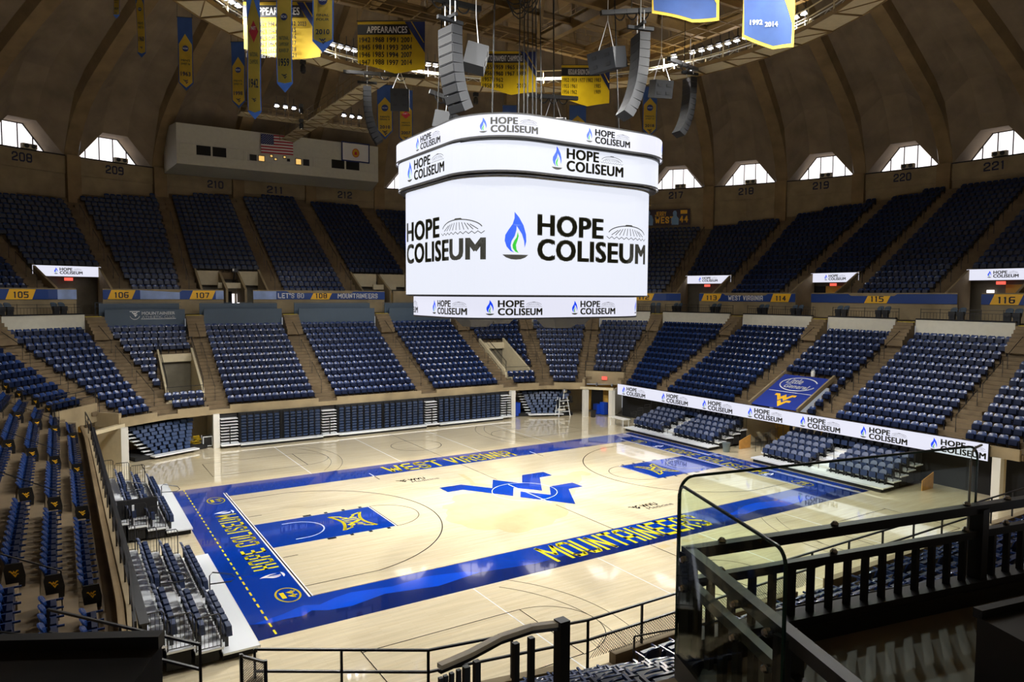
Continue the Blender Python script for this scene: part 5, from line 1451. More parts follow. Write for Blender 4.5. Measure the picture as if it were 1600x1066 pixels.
for i in range(NL):
    A, B = LOWER[i], LOWER[(i + 1) % NL]
    for r in range(NROW):
        if i in PORTAL and r < 2: continue
        d1 = ld(r)[1]; z = lz(r)
        a, b, u = chord(A, B, d1 - .30); L = (b - a).length
        s0, s1 = .72, L - .72
        if i in (18,) or False: pass
        vr = vom_range(i, r, L); segs = [(s0, s1)]
        if vr: segs = [q for q in ((s0, vr[0] - .15), (vr[1] + .15, s1)) if q[1] - q[0] > .5]
        for q0, q1 in segs:
            n = int((q1 - q0) / PITCH + .15); off = (q1 - q0 - n * PITCH) / 2
            nrm = Vector((u.y, -u.x, 0)); 
            if nrm.dot(Vector((A[2] + B[2], A[3] + B[3], 0))) < 0: nrm = -nrm
            rz = math.atan2(-nrm.x, nrm.y)
            for k in range(n):
                p = a + u * (q0 + off + (k + .5) * PITCH)
                fr = inframe((p.x, p.y, z + .4))
                if fr: seats.append((fr[0], p.x, p.y, z, rz, i, r, k, n, fr))
lowseats = seats; useats = []
for i in range(NU):
    A, B = UPPER[i], UPPER[i + 1]
    for j in range(23):
        if i in UVOM and j < 4: continue
        d1 = ud(j)[1]; z = uz(j); a, b, u = chord(A, B, d1 - .30); L = (b - a).length
        n = int((L - 1.44) / PITCH + .15); off = (L - n * PITCH) / 2
        nrm = Vector((u.y, -u.x, 0))
        if nrm.dot(Vector((A[2] + B[2], A[3] + B[3], 0))) < 0: nrm = -nrm
        rz = math.atan2(-nrm.x, nrm.y)
        for k in range(n):
            p = a + u * (off + (k + .5) * PITCH)
            if p.length > RW - .75: continue
            fr = inframe((p.x, p.y, z + .4))
            if fr: useats.append((fr[0], p.x, p.y, z, rz))
ROWN = ['front', 'second', 'third', 'fourth', 'fifth', 'sixth', 'seventh', 'eighth', 'ninth', 'tenth', 'eleventh', 'last']
def ENDN(i): return 'near end' if 20 <= i <= 24 else 'right end' if 13 <= i <= 19 else 'left end' if (i >= 25 or i <= 5) else 'far end'
SHORT = {13: 'near right corner', 14: 'near side right block', 15: 'near side middle block', 16: 'near side left block', 17: 'corner block behind the mesh rail', 18: 'block below the camera', 19: 'block above the near doorway', 20: 'near left corner block',
         21: 'left side nearest block', 22: 'left side second block', 23: 'left side third block', 24: 'left side fourth block', 25: 'block above the far left doorway', 26: 'second block left of the closed bleachers', 27: 'far left stairwell block', 12: 'right corner block', 11: 'right corner block'}
# the nearest 300 that are in the frame are individual things
near = sorted([s for s in seats if -20 < s[9][1] < 1620 and -20 < s[9][2] < 1085 and (s[9][2] < 1010 or s[9][1] > 240) and not (s[9][1] > 1180 and s[9][2] > 985)], key=lambda s: s[0])[:300]
nearset = set(id(s) for s in near)
first = True
for s in near:
    _, x, y, z, rz, i, r, k, n, fr = s
    # count from the aisle at the left-hand end as seen from the press side
    lab = 'navy seat, %s row, %s from the %s, %s' % (ROWN[r], ORD[k], ENDN(i), SHORT.get(i, 'far block'))
    if first: o = SEAT; o.location = (x, y, z); o.rotation_euler = (0, 0, rz); first = False
    else: o = dup(SEAT, (x, y, z), rz)
    o['label'] = lab; o['group'] = 'navy folding seats of the lower bowl'
# all the others: one object
def merged(name, protos, items, mats, label):
    V, F, MI = [], [], []; base = 0
    pv = np.concatenate([np.array(p.v, dtype=np.float64) for p in protos]); offs = np.cumsum([0] + [len(p.v) for p in protos])
    fs, mi = [], []
    for q, p in enumerate(protos):
        for f in p.f: fs.append([v + offs[q] for v in f]); mi.append((0, 1, 1, 2)[q])
    loops = np.concatenate([np.array(f) for f in fs]); tot = np.array([len(f) for f in fs])
    N = len(items); it = np.array(items); c, s_ = np.cos(it[:, 3]), np.sin(it[:, 3])
    X = pv[None, :, 0] * c[:, None] - pv[None, :, 1] * s_[:, None] + it[:, 0:1]
    Y = pv[None, :, 0] * s_[:, None] + pv[None, :, 1] * c[:, None] + it[:, 1:2]
    Z = pv[None, :, 2] + it[:, 2:3]
    co = np.stack([X, Y, Z], 2).reshape(-1).astype(np.float32)
    L = (loops[None, :] + (np.arange(N) * len(pv))[:, None]).reshape(-1).astype(np.int32)
    T = np.tile(tot, N).astype(np.int32); ST = np.concatenate([[0], np.cumsum(T)[:-1]]).astype(np.int32)
    me = bpy.data.meshes.new(name); me.vertices.add(N * len(pv)); me.vertices.foreach_set('co', co)
    me.loops.add(len(L)); me.loops.foreach_set('vertex_index', L)
    me.polygons.add(len(T)); me.polygons.foreach_set('loop_start', ST); me.polygons.foreach_set('loop_total', T)
    for m in mats: me.materials.append(M[m])
    if len(mats) > 1: me.polygons.foreach_set('material_index', np.tile(np.array(mi, dtype=np.int32), N))
    me.update(calc_edges=True)
    me.polygons.foreach_set('use_smooth', [True] * len(me.polygons)); me.set_sharp_from_angle(angle=rad(40))
    o = bpy.data.objects.new(name, me); COL.objects.link(o)
    return tag(o, label, 'seats', kind='stuff')
rest = [(s[1], s[2], s[3], s[4]) for s in lowseats if id(s) not in nearset] + [(s[1], s[2], s[3], s[4]) for s in useats]
merged('stadium_seating', seat_meshes(3, 3), rest, ['navy', 'navyshade', 'blacksoft'], 'all the smaller looking navy seats filling the lower and upper bowl')
# row-end panels with the gold emblem at the left end
def end_panel():
    t = thing('row_end_panel', 'x', 'seat end panel', (0, 0, 0))
    mb = MB(); mb.prism([(-.22, .02), (.16, .02), (.22, .5), (.18, .64), (-.18, .64), (-.24, .3)], lambda a, b, d: (d, a, b), -.02, .02); mb.build('panel', 'black', t, local=True)
    mb = MB(); ar = Art().sub(WV, 0, .38, .028); ar.put(mb, lambda a, b, d: (.024, a, b)); ar.put(mb, lambda a, b, d: (-.024, -a, b)); mb.build('gold_emblem', 'fasciagold', t, local=True)
    return t
EP = None; cnt = 0
for i in range(18, 26):
    A, B = LOWER[i], LOWER[(i + 1) % NL]
    for r in range(0, 7):
        if i in PORTAL and r < 2: continue
        a, b, u = chord(A, B, ld(r)[1] - .30); z = lz(r); L = (b - a).length
        n = int((L - 1.44) / PITCH + .15); off = (L - n * PITCH) / 2
        p = a + u * (off - .045)
        if not inframe((p.x, p.y, z + .3), 0): continue
        rz = math.atan2(-A[2] * 0 - (u.y if Vector((u.y, -u.x, 0)).dot(Vector((A[2], A[3], 0))) > 0 else -u.y), (-u.x if Vector((u.y, -u.x, 0)).dot(Vector((A[2], A[3], 0))) > 0 else u.x))
        if EP is None: EP = end_panel(); o = EP
        else: o = dup(EP)
        o.location = (p.x, p.y, z); o.rotation_euler = (0, 0, rz)
        o['label'] = 'black end panel with gold emblem, %s row, %s' % (ROWN[r], SHORT[i]); o['group'] = 'row end panels'

# ================================================================= bleacher chairs and pulled-out bleachers
def chair_meshes():
    bk, cu, pan, arm, leg = MB(), MB(), MB(), MB(), MB()
    curved_panel(bk, back_outline(.44, .46, .17, 6), .40, .16, .10, .03, .03, 4)
    curved_panel(cu, back_outline(.40, .42, .16, 6), .43, .16, .075, .03, .03, 4)
    pan.hexa([(-.20, -.12, .30), (.20, -.12, .30), (.20, .05, .30), (-.20, .05, .30)], [(-.20, -.10, .62), (.20, -.10, .62), (.20, .05, .62), (-.20, .05, .62)])
    arm.box(.225, .265, -.12, .15, .52, .56); arm.box(.225, .265, .02, .14, .12, .52)
    leg.box(-.2, -.15, .0, .10, 0, .32); leg.box(.15, .2, .0, .10, 0, .32); leg.box(-.2, .2, .02, .06, .26, .3)
    return bk, cu, pan, arm, leg
CH = thing('padded_chair', 'x', 'chair', (0, 0, 0))
b_, c_, p_, a_, l_ = chair_meshes()
b_.build('back_shell', 'navypad', CH, smooth=True, local=True); c_.build('back_cushion', 'greypad', CH, smooth=True, local=True); p_.build('seat_cushion', 'navypad', CH, local=True)
a_.build('armrest', 'black', CH, local=True); l_.build('leg', 'black', CH, local=True)
chfirst = [True]
def chair(x, y, z, rz, label, group):
    if chfirst[0]: o = CH; o.location = (x, y, z); o.rotation_euler = (0, 0, rz); chfirst[0] = False
    else: o = dup(CH, (x, y, z), rz)
    o['label'] = label; o['group'] = group
def bleacher(sx, ya, yb, rows, gaps, name, lab, zb=.30, rise=.22, dep=.76, x0=16.95, rails=(), full_top=True):
    """stepped aluminium bank facing the court centre; sx=+1 right end, -1 left end; ya<yb; gaps = aisle interval in y"""
    t = thing('bleacher_bank', name, 'bleacher', (sx * (x0 + 1.5), (ya + yb) / 2, 0))
    mb = MB(); k0 = len(mb.v)
    def bx(m_, xa, xb, y0, y1, z0, z1): xa, xb = sorted((sx * xa, sx * xb)); m_.box(xa, xb, y0, y1, z0, z1)
    deck, under, nose = MB(), MB(), MB()
    for r in range(rows):
        xa = x0 + (0 if r == 0 else .55 + dep * r - .25); xb = x0 + .55 + dep * (r + 1) - .25
        z = zb + rise * r; e = 0.12 * r
        bx(deck, xa, xb, ya + (.0 if r else 0), yb, z - .06, z)
        bx(nose, xa - .015, xa, ya, yb, z - .09, z + .005)
        for k in range(5):
            if r == 0: continue
        bx(under, xa + .05, xb, ya + .15, yb - .15, .02, z - .07) if r == 0 else bx(under, xa + .1, xb, ya + .12, yb - .12, .05 + rise * r * .2, z - .07)
    deck.build('deck', 'alu', t); under.build('understructure', 'dark', t); nose.build('deck_edge', 'white', t)
    mb = MB()
    for k in range(int((yb - ya) / .6)): bx(mb, x0 + .02, x0 + .5, ya + .1 + k * .6, ya + .5 + k * .6, zb - .001, zb + .006) if False else None
    for r in range(rows):   # half steps in the aisle
        if r == 0: continue
        xa = x0 + .55 + dep * r - .25; z = zb + rise * r
        bx(mb, xa - .28, xa, gaps[0] + .15, gaps[1] - .15, z - rise - .02, z - rise * .45)
    mb.build('aisle_step', 'alu', t)
    rz = -PI / 2 if sx > 0 else PI / 2
    for r in range(rows):
        x = x0 + .55 + dep * r + .28; z = zb + rise * r
        spans = [(ya + .35, gaps[0]), (gaps[1], yb - .3)]
        if r == rows - 1 and full_top: spans = [(ya + .35, yb - .3)]
        q = 0
        for y0, y1 in spans:
            n = int((y1 - y0) / .52 + .2)
            for k in range(n):
                y = y0 + (k + .5) * (y1 - y0) / n; q += 1
                chair(sx * x, y, z, rz, 'padded chair, %s row, %s from the near end, %s' % (ROWN[r], ORD[q - 1], lab), 'padded chairs on the pulled out bleachers')
    # guard rails at the ends
    mb = MB()
    for y in rails:
        for r in range(1, rows):
            xa = x0 + .55 + dep * r - .2; xb = xa + dep - .08; z = zb + rise * r
            mb.tube([(sx * xa, y, z - .15), (sx * xa, y, z + .95), (sx * (xa + .06), y, z + 1.02), (sx * (xb - .06), y, z + 1.02), (sx * xb, y, z + .95), (sx * xb, y, z - .15)], .02, 5)
            mb.bar((sx * xa, y, z + .05), (sx * xb, y, z + .05), .02)
            for k in range(1, 6): mb.bar((sx * (xa + (xb - xa) * k / 6), y, z + .05), (sx * (xa + (xb - xa) * k / 6), y, z + 1.0), .014)
    mb.build('end_guard_rail', 'black', t) if rails else None
    # hoop rail at the aisle
    g_ = (gaps[0] + gaps[1]) / 2
    for xr in (x0 + .75, x0 + 2.3):
        mb = MB(); z = zb + (0.1 if xr < x0 + 1 else rise * 2)
        mb.tube([(sx * xr, g_, z), (sx * xr, g_, z + .85), (sx * (xr - .1), g_, z + .95), (sx * (xr - .75), g_, z + .75), (sx * (xr - .85), g_, z + .6), (sx * (xr - .7), g_, z + .5), (sx * xr, g_, z + .55)], .022, 6); mb.build('hoop_rail', 'black', t)
    return t
bleacher(1, 1.9, 10.95, 5, (6.15, 7.35), 'far one of two stepped chair banks below the right ribbon board', 'far right bank', rails=(2.0,))
bleacher(1, -10.85, -1.75, 5, (-6.95, -5.6), 'near one of two stepped chair banks below the right ribbon board', 'near right bank', rails=(-10.75,))
bleacher(-1, 1.9, 10.95, 4, (6.1, 7.1), 'far pulled out bank of chairs at the left end of the court', 'far left bank', rails=(1.95, 10.9))
bleacher(-1, -11.0, -1.9, 4, (-7.35, -6.6), 'near pulled out bank of chairs at the left end of the court', 'near left bank', rails=(-10.95, -1.95))

# dark cover panel folded up on the far left bank, with its post
t = thing('folded_backboard', 'black padded panel on a white post standing in the far left chair bank', 'panel', (-19.2, 1.5, 0))
mb = MB(); mb.hexa([(-19.9, 2.55, 1.0), (-18.3, 2.55, 1.0), (-18.3, 2.75, 1.0), (-19.9, 2.75, 1.0)], [(-19.9, 2.7, 1.75), (-18.3, 2.7, 1.75), (-18.3, 2.9, 1.75), (-19.9, 2.9, 1.75)]); mb.build('pad', 'black', t)
mb = MB(); mb.bar((-19.3, 2.4, 0), (-19.3, 2.4, 1.6), .09); mb.bar((-19.8, 2.4, .95), (-18.7, 2.4, .95), .07); mb.build('post', 'alu', t)

# ================================================================= closed bleachers on the far side
colw = .46
def closed_bank(x0, x1, groups, label):
    t = thing('closed_bleacher', label, 'bleacher', ((x0 + x1) / 2, 20.9, 0))
    mb = MB(); mb.box(x0, x1, 20.75, 22.3, .12, 2.42); mb.build('frame', 'blacksoft', t)
    mb = MB(); mb.box(x0, x1, 20.1, 20.78, .16, .24); mb.build('front_step', 'alu', t)
    mb = MB(); mb.box(x0, x1, 20.15, 20.9, .0, .12); mb.build('skirt', 'black', t)
    proto = None; count = 0
    pm = MB(); pm.hexa([(-.165, -.02, -.09), (.165, -.02, -.09), (.165, .14, -.09), (-.165, .14, -.09)], [(-.165, -.08, .04), (.165, -.08, .04), (.165, .14, .08), (-.165, .14, .08)])
    extra = MB()
    for gx0, gx1, n in groups:
        for c in range(n):
            x = gx0 + (c + .5) * (gx1 - gx0) / n
            for r in range(9):
                z = .42 + r * .215
                if count < 100:
                    if proto is None:
                        proto = pm.build('folded_seat', 'folded', t, local=True); o = proto
                    else:
                        o = proto.copy(); COL.objects.link(o); o.parent = t
                    o.location = (x - t.location.x, 20.66 - t.location.y, z)
                    count += 1
                else:
                    extra.hexa([(x - .18, 20.64, z - .10), (x + .18, 20.64, z - .10), (x + .18, 20.8, z - .10), (x - .18, 20.8, z - .10)], [(x - .18, 20.58, z + .05), (x + .18, 20.58, z + .05), (x + .18, 20.8, z + .09), (x - .18, 20.8, z + .09)])
    if extra.v: tag(extra.build('folded_seat_rest', 'folded', t), kind='stuff')
    mb = MB()
    for gx0, gx1, n in groups:
        for c in range(n + 1):
            x = gx0 + c * (gx1 - gx0) / n; mb.box(x - .012, x + .012, 20.58, 20.76, .3, 2.35)
    mb.build('seat_divider', 'black', t)
def step_stack(x0, x1, label):
    t = thing('folded_step_stack', label, 'steps', ((x0 + x1) / 2, 20.7, 0), group='folded aisle steps between the closed bleachers')
    mb = MB()
    for r in range(9): mb.box(x0 + .05, x1 - .05, 20.5, 21.1, .34 + r * .215, .375 + r * .215)
    mb.box(x0, x1, 20.2, 20.9, .2, .3)
    mb.build('steps', 'alu', t)
    mb = MB(); mb.bar(((x0 + x1) / 2, 20.45, .3), ((x0 + x1) / 2, 20.45, 1.6), .06); mb.box(x0, x1, 21.1, 22.2, .1, 2.35); mb.build('backing', 'black', t)
closed_bank(-11.05, -5.08, ((-10.97, -8.15, 6), (-7.91, -5.1, 6)), 'left closed bleacher bank of folded navy seats on the far side')
closed_bank(-3.8, 3.6, ((-3.71, -.09, 7), (.05, 3.55, 7)), 'middle closed bleacher bank of folded navy seats on the far side')
closed_bank(4.85, 11.0, ((4.92, 8.0, 6), (8.12, 10.99, 6)), 'right closed bleacher bank of folded navy seats on the far side')
step_stack(-12.35, -11.1, 'stack of folded aisle steps at the left end of the closed bleachers')
step_stack(-5.05, -3.85, 'stack of folded aisle steps between the left and middle closed banks')
step_stack(3.65, 4.8, 'stack of folded aisle steps between the middle and right closed banks')
step_stack(11.05, 12.1, 'stack of folded aisle steps at the right end of the closed bleachers')

# fan shaped closed units in the two far corners
def corner_unit(sx, label):
    t = thing('corner_bleacher', label, 'bleacher', (sx * 15.6, 20.6, 0))
    a = rad(24) * (1 if sx > 0 else 1)
    u = Vector((cos(rad(24)), -sin(rad(24)) * 1, 0)); u = Vector((sx * u.x, u.y, 0)); n = Vector((sx * sin(rad(24)), cos(rad(24)), 0))
    c0 = Vector((sx * 15.5, 20.1, 0))
    fr_, st, se = MB(), MB(), MB()
    fr_.obox(c0 + n * 1.3 + Vector((0, 0, .15)), u, n, (0, 0, 1), 2.6, 1.3, .12)
    for r in range(8):
        z = .35 + r * .24; hw = 1.35 + r * .14; c = c0 + n * (.25 + r * .10) + u * (.04 * r)
        st.obox(c + Vector((0, 0, z - .08)) - u * sx * (hw + .1) + n * .05, u, n, (0, 0, 1), .28, .16, .025)
        fr_.obox(c + n * .6 + Vector((0, 0, z)), u, n, (0, 0, 1), hw, .3, .1)
        m_ = int(2 * hw / .5)
        for k in range(m_):
            p = c + u * (-hw + (k + .5) * 2 * hw / m_) + Vector((0, 0, z + .04)) - n * .05
            se.obox(p - n * .12, u, n, Vector((0, 0, 1)) + n * .3, .2, .07, .105)
    st.obox(c0 - n * .25 + Vector((0, 0, .22)), u, n, (0, 0, 1), 1.6, .35, .04)
    fr_.build('frame', 'blacksoft', t); st.build('steps', 'alu', t); se.build('folded_seat_rows', 'folded', t)
corner_unit(-1, 'fan shaped closed bleacher in the far left corner recess')
corner_unit(1, 'fan shaped closed bleacher in the far right corner recess')

# ================================================================= things standing on the floor
# road case and cable pile in the left corner
t = thing('road_case', 'black equipment case with white edges in the far left corner', 'case', (-13.0, 22.0, 0))
mb = MB(); mb.box(-13.35, -12.75, 21.5, 22.1, .08, .78); mb.build('body', 'black', t)
mb = MB()
for x in (-13.36, -12.76):
    for y in (21.49, 22.09): mb.box(x - .02, x + .04, y - .02, y + .04, .08, .8)
for z in (.1, .77):
    mb.box(-13.36, -12.74, 21.47, 21.51, z - .03, z + .03)
mb.build('edge_trim', 'alu', t)
mb = MB(); random.seed(3)
for k in range(9):
    cx, cy, cz, r_k = -13.75 + random.uniform(-.12, .12), 22.0 + random.uniform(-.1, .1), .12 + k * .08, .28 - .012 * k
    mb.tube([(cx + r_k * cos(q), cy + r_k * .8 * sin(q), cz + .03 * sin(3 * q)) for q in np.linspace(0, 2 * PI, 16)[:-1]], .035, 5, True)
tag(mb.build('cable_coil', 'oldgold', smooth=True), 'heap of coiled yellow cable beside the equipment case', 'cable')
# basketball training machine in the right corner
t = thing('shooting_machine', 'metal frame ball machine standing before the far right corner bleacher', 'machine', (16.9, 19.2, 0))
x, y = 16.75, 19.25
mb = MB()
for dx, dy in ((-.55, -.3), (.75, -.3), (-.45, .4), (.6, .4)): mb.bar((x + dx, y + dy, 0), (x + dx * .6, y + dy * .6, 1.75), .06)
for z in (.45, .95, 1.45): mb.bar((x - .5, y - .3, z), (x + .6, y - .3, z), .05); mb.bar((x - .5, y + .3, z), (x + .6, y + .3, z), .05)
mb.bar((x + .15, y, 1.4), (x + .25, y, 2.3), .08); mb.build('frame', 'alu', t)
mb = MB(); mb.box(x - .4, x + .25, y - .25, y + .25, .95, 1.5); mb.box(x + .5, x + 1.2, y - .1, y + .1, 1.15, 1.35); mb.box(x + .9, x + 1.1, y - .1, y + .1, 1.3, 1.8); mb.build('box', 'black', t)
mb = MB(); mb.lathe((x + .25, y - .1, 2.12), [(.05, 0), (.2, .05), (.24, .2), (.2, .35), (.05, .4)], 12); mb.box(x - .35, x + .2, y - .27, y - .25, 1.5, 1.6); mb.build('head', 'brass', t)
mb = MB(); mb.box(x - .36, x + .2, y - .3, y + .2, .55, .7); mb.box(x - .1, x + .1, y - .27, y - .255, 1.15, 1.3); mb.build('white_trays', 'white', t)
def bin_(x, y, h, r, m, label, name='trash_bin'):
    t = thing(name, label, 'bin', (x, y, 0))
    mb = MB(); mb.lathe((x, y, 0), [(r * .8, 0), (r, h), (r * 1.08, h), (r * 1.08, h + .04)], 16); mb.build('body', m, t)
    mb = MB(); mb.lathe((x, y, h + .005), [(r * .9, 0), (r * .9, .01)], 16); mb.build('opening', 'dark', t)
bin_(17.9, 1.15, .62, .28, 'bin', 'grey plastic bin beside the end of the far right chair bank')
bin_(18.9, 17.35, .6, .26, 'black', 'black bin beside the white column left of the far doorway')
for x, y, h, l in ((20.6, 17.9, 1.15, 'tall blue cabinet just inside the far right doorway'), (20.3, 18.5, .95, 'shorter blue cabinet behind the tall one in the far right doorway'), (13.2, 21.4, 1.25, 'tall blue panel beside the white column at the end of the closed bleachers')):
    t = thing('storage_cabinet', l, 'cabinet', (x, y, 0)); mb = MB(); mb.box(x - .25, x + .25, y - .3, y + .3, .05, h); mb.build('body', 'brightblue', t)
    mb = MB(); mb.box(x - .2, x + .2, y - .25, y + .25, 0, .05); mb.build('base', 'black', t)
t = thing('folding_table', 'low white folding table at the far end of the right bleachers', 'table', (18.0, 12.3, 0))
mb = MB(); mb.box(17.5, 18.3, 11.6, 13.6, .68, .73); mb.build('table_top', 'white', t)
for x in (17.6, 18.2):
    for y in (11.8, 13.4): mb = MB(); mb.bar((x, y, 0), (x, y, .69), .04); mb.build('leg', 'alu', t)
# stepped handrails beside the right banks
for y, l in ((11.2, 'stepped black handrail at the far end of the far right chair bank'), (-1.35, 'stepped black handrail at the far end of the near right chair bank')):
    mb = MB()
    for r in range(4):
        xa = 17.9 + .76 * r; z = .5 + .22 * r
        for k in (.75, .95): mb.tube([(xa, y, z), (xa, y, z + k), (xa + .6, y, z + k), (xa + .6, y, z)], .02, 5)
    tag(mb.build('step_handrail', 'black'), l, 'handrail')
mb = MB(); mb.box(20.2, 21.1, -11.6, -11.0, 0, .95); mb.box(20.2, 21.1, 1.2, 1.75, 0, .9)
# tan panels painted as the lit areas under the bleacher ends
for y0, l in ((-11.7, 'tan panel painted as the lit area beside the near right chair bank'), (1.25, 'tan panel painted as the lit area beside the far right chair bank')):
    mb = MB(); mb.hexa([(19.4, y0, 0), (20.6, y0, 0), (20.6, y0 + .04, 0), (19.4, y0 + .04, 0)], [(19.4, y0, .6), (20.6, y0, .95), (20.6, y0 + .04, .95), (19.4, y0 + .04, .6)])
    tag(mb.build('painted_light_panel', 'tanlit'), l, 'panel')
# speaker wedges above the far doorway, exit sign
mb = MB(); c = Vector((19.35, 16.95, 0)); uu = Vector((1.85, -1.5, 0)).normalized(); nn = Vector((-uu.y, uu.x, 0)) * -1
c2 = (at(nC(1, 1, 43.4), 1.7) + at(nC(1, 1, 63.5), 1.7)) / 2; ux = (at(nC(1, 1, 63.5), 1.7) - at(nC(1, 1, 43.4), 1.7)).normalized(); nx = Vector((c2.x - 12.5, c2.y - 12, 0)).normalized()
mb.obox((c2.x - nx.x * .1, c2.y - nx.y * .1, 3.35), ux, nx, (0, 0, 1), .24, .04, .15); tag(mb.build('exit_sign', 'exitred'), 'lit exit sign on the beam over the far right doorway', 'sign')
for s, l in ((-.9, 'left'), (.9, 'right')):
    mb = MB(); q = c2 + ux * s * .8 - nx * .15; mb.obox((q.x, q.y, 2.75), ux, nx, Vector((0, 0, 1)) + nx * .3, .07, .07, .13)
    tag(mb.build('floodlight', 'black'), 'small black flood lamp on the %s of the far right doorway beam' % l, 'light')
# cross-over ledge over the doorway
mb = MB()
for sx in (1, -1):
    A, B = at(nC(sx, 1, 41.5), .1), at(nC(sx, 1, 61), .1); mb.bar((A.x, A.y, 2.55), (B.x, B.y, 2.55), .3, .22)
struct('trim_doorway_beam', mb, 'cream')

# blue tarp over the right side opening
t = thing('blue_tarp', 'blue tarp with gold emblem stretched over the opening in the right side seats', 'tarp', (23.5, .2, 3.6))
X0_, Z0_, X1_, Z1_, YA, YB = 20.75, 3.2, 24.5, 5.15, 1.4, -2.4
o = Vector((X0_, YA, Z0_)); u = Vector((0, -1, 0)); v = Vector((X1_ - X0_, 0, Z1_ - Z0_)); LV = v.length; fn = plane_fn(o, u, v)
mb = MB(); mb.prism([(0, 0), (3.8, 0), (3.8, LV), (0, LV)], fn, -.04, 0); mb.build('sheet', 'tarp', t)
mb = MB(); ar = Art(); ar.arc(1.9, 3.1, 1.45, 25, 345, .09, 0, 40, ry=.85); fit(text2d('Little', .04, .15), .8, 3.15, 1.3, .62, ar); fit(text2d('General', .04, .15), .95, 2.55, 2.0, .5, ar); ar.line([(.15, 2.0), (3.65, 2.0)], .05); ar.put(mb, fn, .01); mb.build('white_lettering', 'courtwhite', t)
mb = MB(); ar = Art(); ar.sub(WV, 1.9, .95, .24); ar.put(mb, fn, .01); mb.build('gold_emblem', 'fasciagold', t)
mb = MB()
for y in (YA + .12, YB - .12): mb.bar((X0_ - .1, y, Z0_ + .0), (X1_ + .3, y, Z1_ + .15), .14, .3)
struct('trim_opening', mb, 'concrete')
t = thing('lantern', 'small white lantern standing at the top edge of the blue tarp', 'lamp', (24.9, -.7, 5.2))
mb = MB(); mb.lathe((24.9, -.7, 5.15), [(.13, 0), (.15, .1), (.15, .35), (.05, .45)], 10); mb.build('body', 'white', t)
mb = MB(); mb.tube([(24.9, -.82, 5.55), (24.9, -.7, 5.75), (24.9, -.58, 5.55)], .02, 4); mb.build('handle', 'alu', t)

# lower stairwells in the two far corner blocks
for i, sg, l in ((3, 1, 'right'), (27, -1, 'left')):
    A, B = LOWER[i], LOWER[(i + 1) % NL]
    t = thing('stairwell_surround', 'pale stairwell surround with dark opening in the far %s corner block' % l, 'stairwell', tuple(at(A if sg > 0 else B, 4) + Vector((0, 0, 3))))
    sides, sgn, dk_ = MB(), MB(), MB(); ra = MB()
    def pt(d, e):   # point at offset d, e metres into the block from the aisle line
        a, b, u = chord(A, B, d); return (a + u * (.7 + e)) if sg > 0 else (b - u * (.7 + e))
    d_a, d_b = ld(2)[0], ld(7)[1]
    for e in (.06, VW - .06):
        p, q = pt(d_a, e), pt(d_b, e)
        u = chord(A, B, d_a)[2] * .09
        sides.hexa([(p.x - u.x, p.y - u.y, 2.6), (p.x + u.x, p.y + u.y, 2.6), (q.x + u.x, q.y + u.y, 2.6), (q.x - u.x, q.y - u.y, 2.6)], [(p.x - u.x, p.y - u.y, 4.0), (p.x + u.x, p.y + u.y, 4.0), (q.x + u.x, q.y + u.y, 6.75), (q.x - u.x, q.y - u.y, 6.75)])
        ra.tube([(p.x, p.y, 4.0), (p.x, p.y, 4.9), (q.x, q.y, 7.6), (q.x, q.y, 6.7)], .03, 5); ra.tube([(p.x, p.y, 4.45), (q.x, q.y, 7.15)], .02, 4)
    p, q = pt(d_b, 0), pt(d_b, VW); ra.bar((p.x, p.y, 7.6), (q.x, q.y, 7.6), .05); ra.bar((p.x, p.y, 7.2), (q.x, q.y, 7.2), .04)
    p, q = pt(d_a, 0), pt(d_a, VW); ra.bar((p.x, p.y, 4.35), (q.x, q.y, 4.35), .04); ra.bar((p.x, p.y, 3.95), (q.x, q.y, 3.95), .04)
    p, q = pt(d_b - .3, .15), pt(d_b - .3, VW - .15); sgn.bar((p.x, p.y, 6.05), (q.x, q.y, 6.05), .1, .6)
    p, q = pt(d_b + .1, .1), pt(d_b + .1, VW - .1); dk_.bar((p.x, p.y, 4.3), (q.x, q.y, 4.3), .1, 3.4)
    p, q = pt(d_b, .1), pt(d_b, VW - .1); p2, q2 = pt(d_a, .1), pt(d_a, VW - .1); dk_.hexa([(p.x, p.y, 2.5), (q.x, q.y, 2.5), (q2.x, q2.y, 2.5), (p2.x, p2.y, 2.5)], [(p.x, p.y, 2.62), (q.x, q.y, 2.62), (q2.x, q2.y, 2.62), (p2.x, p2.y, 2.62)])
    sides.build('side_wall', 'cream', t); sgn.build('header_sign', 'cream', t); dk_.build('opening', 'tile', t); ra.build('guard_rail', 'black', t)

# ================================================================= stair rails in the aisles
def aisle_rail(node, f0, f1, zf, label, w=.03):
    t = thing('aisle_handrail', label, 'handrail', tuple(at(node, f0) + Vector((0, 0, zf(f0)))))
    mb = MB(); p, q = at(node, f0), at(node, f1)
    n = max(2, int(abs(f1 - f0) / 1.3) + 1)
    for k in range(n):
        d = f0 + (f1 - f0) * k / (n - 1); c = at(node, d); mb.bar((c.x, c.y, zf(d) - .2), (c.x, c.y, zf(d) + .9), w)
    mb.bar((p.x, p.y, zf(f0) + .9), (q.x, q.y, zf(f1) + .9), w)
    mb.build('rail', 'black', t)
zl = lambda d: 2.75 + .45 * (d - .6) / .82
zu = lambda d: 10.95 + .505 * (d - 13.2) / .81
NNAME = ['right of the far left stairwell', 'left of the far side middle block', 'right of the far side middle block', 'left of the far right stairwell', 'right of the far right stairwell', 'left of the far right doorway', 'right of the far right doorway', 'second right of the far right doorway', 'left of the tarp block', 'right of the tarp block', 'left of the last right block']
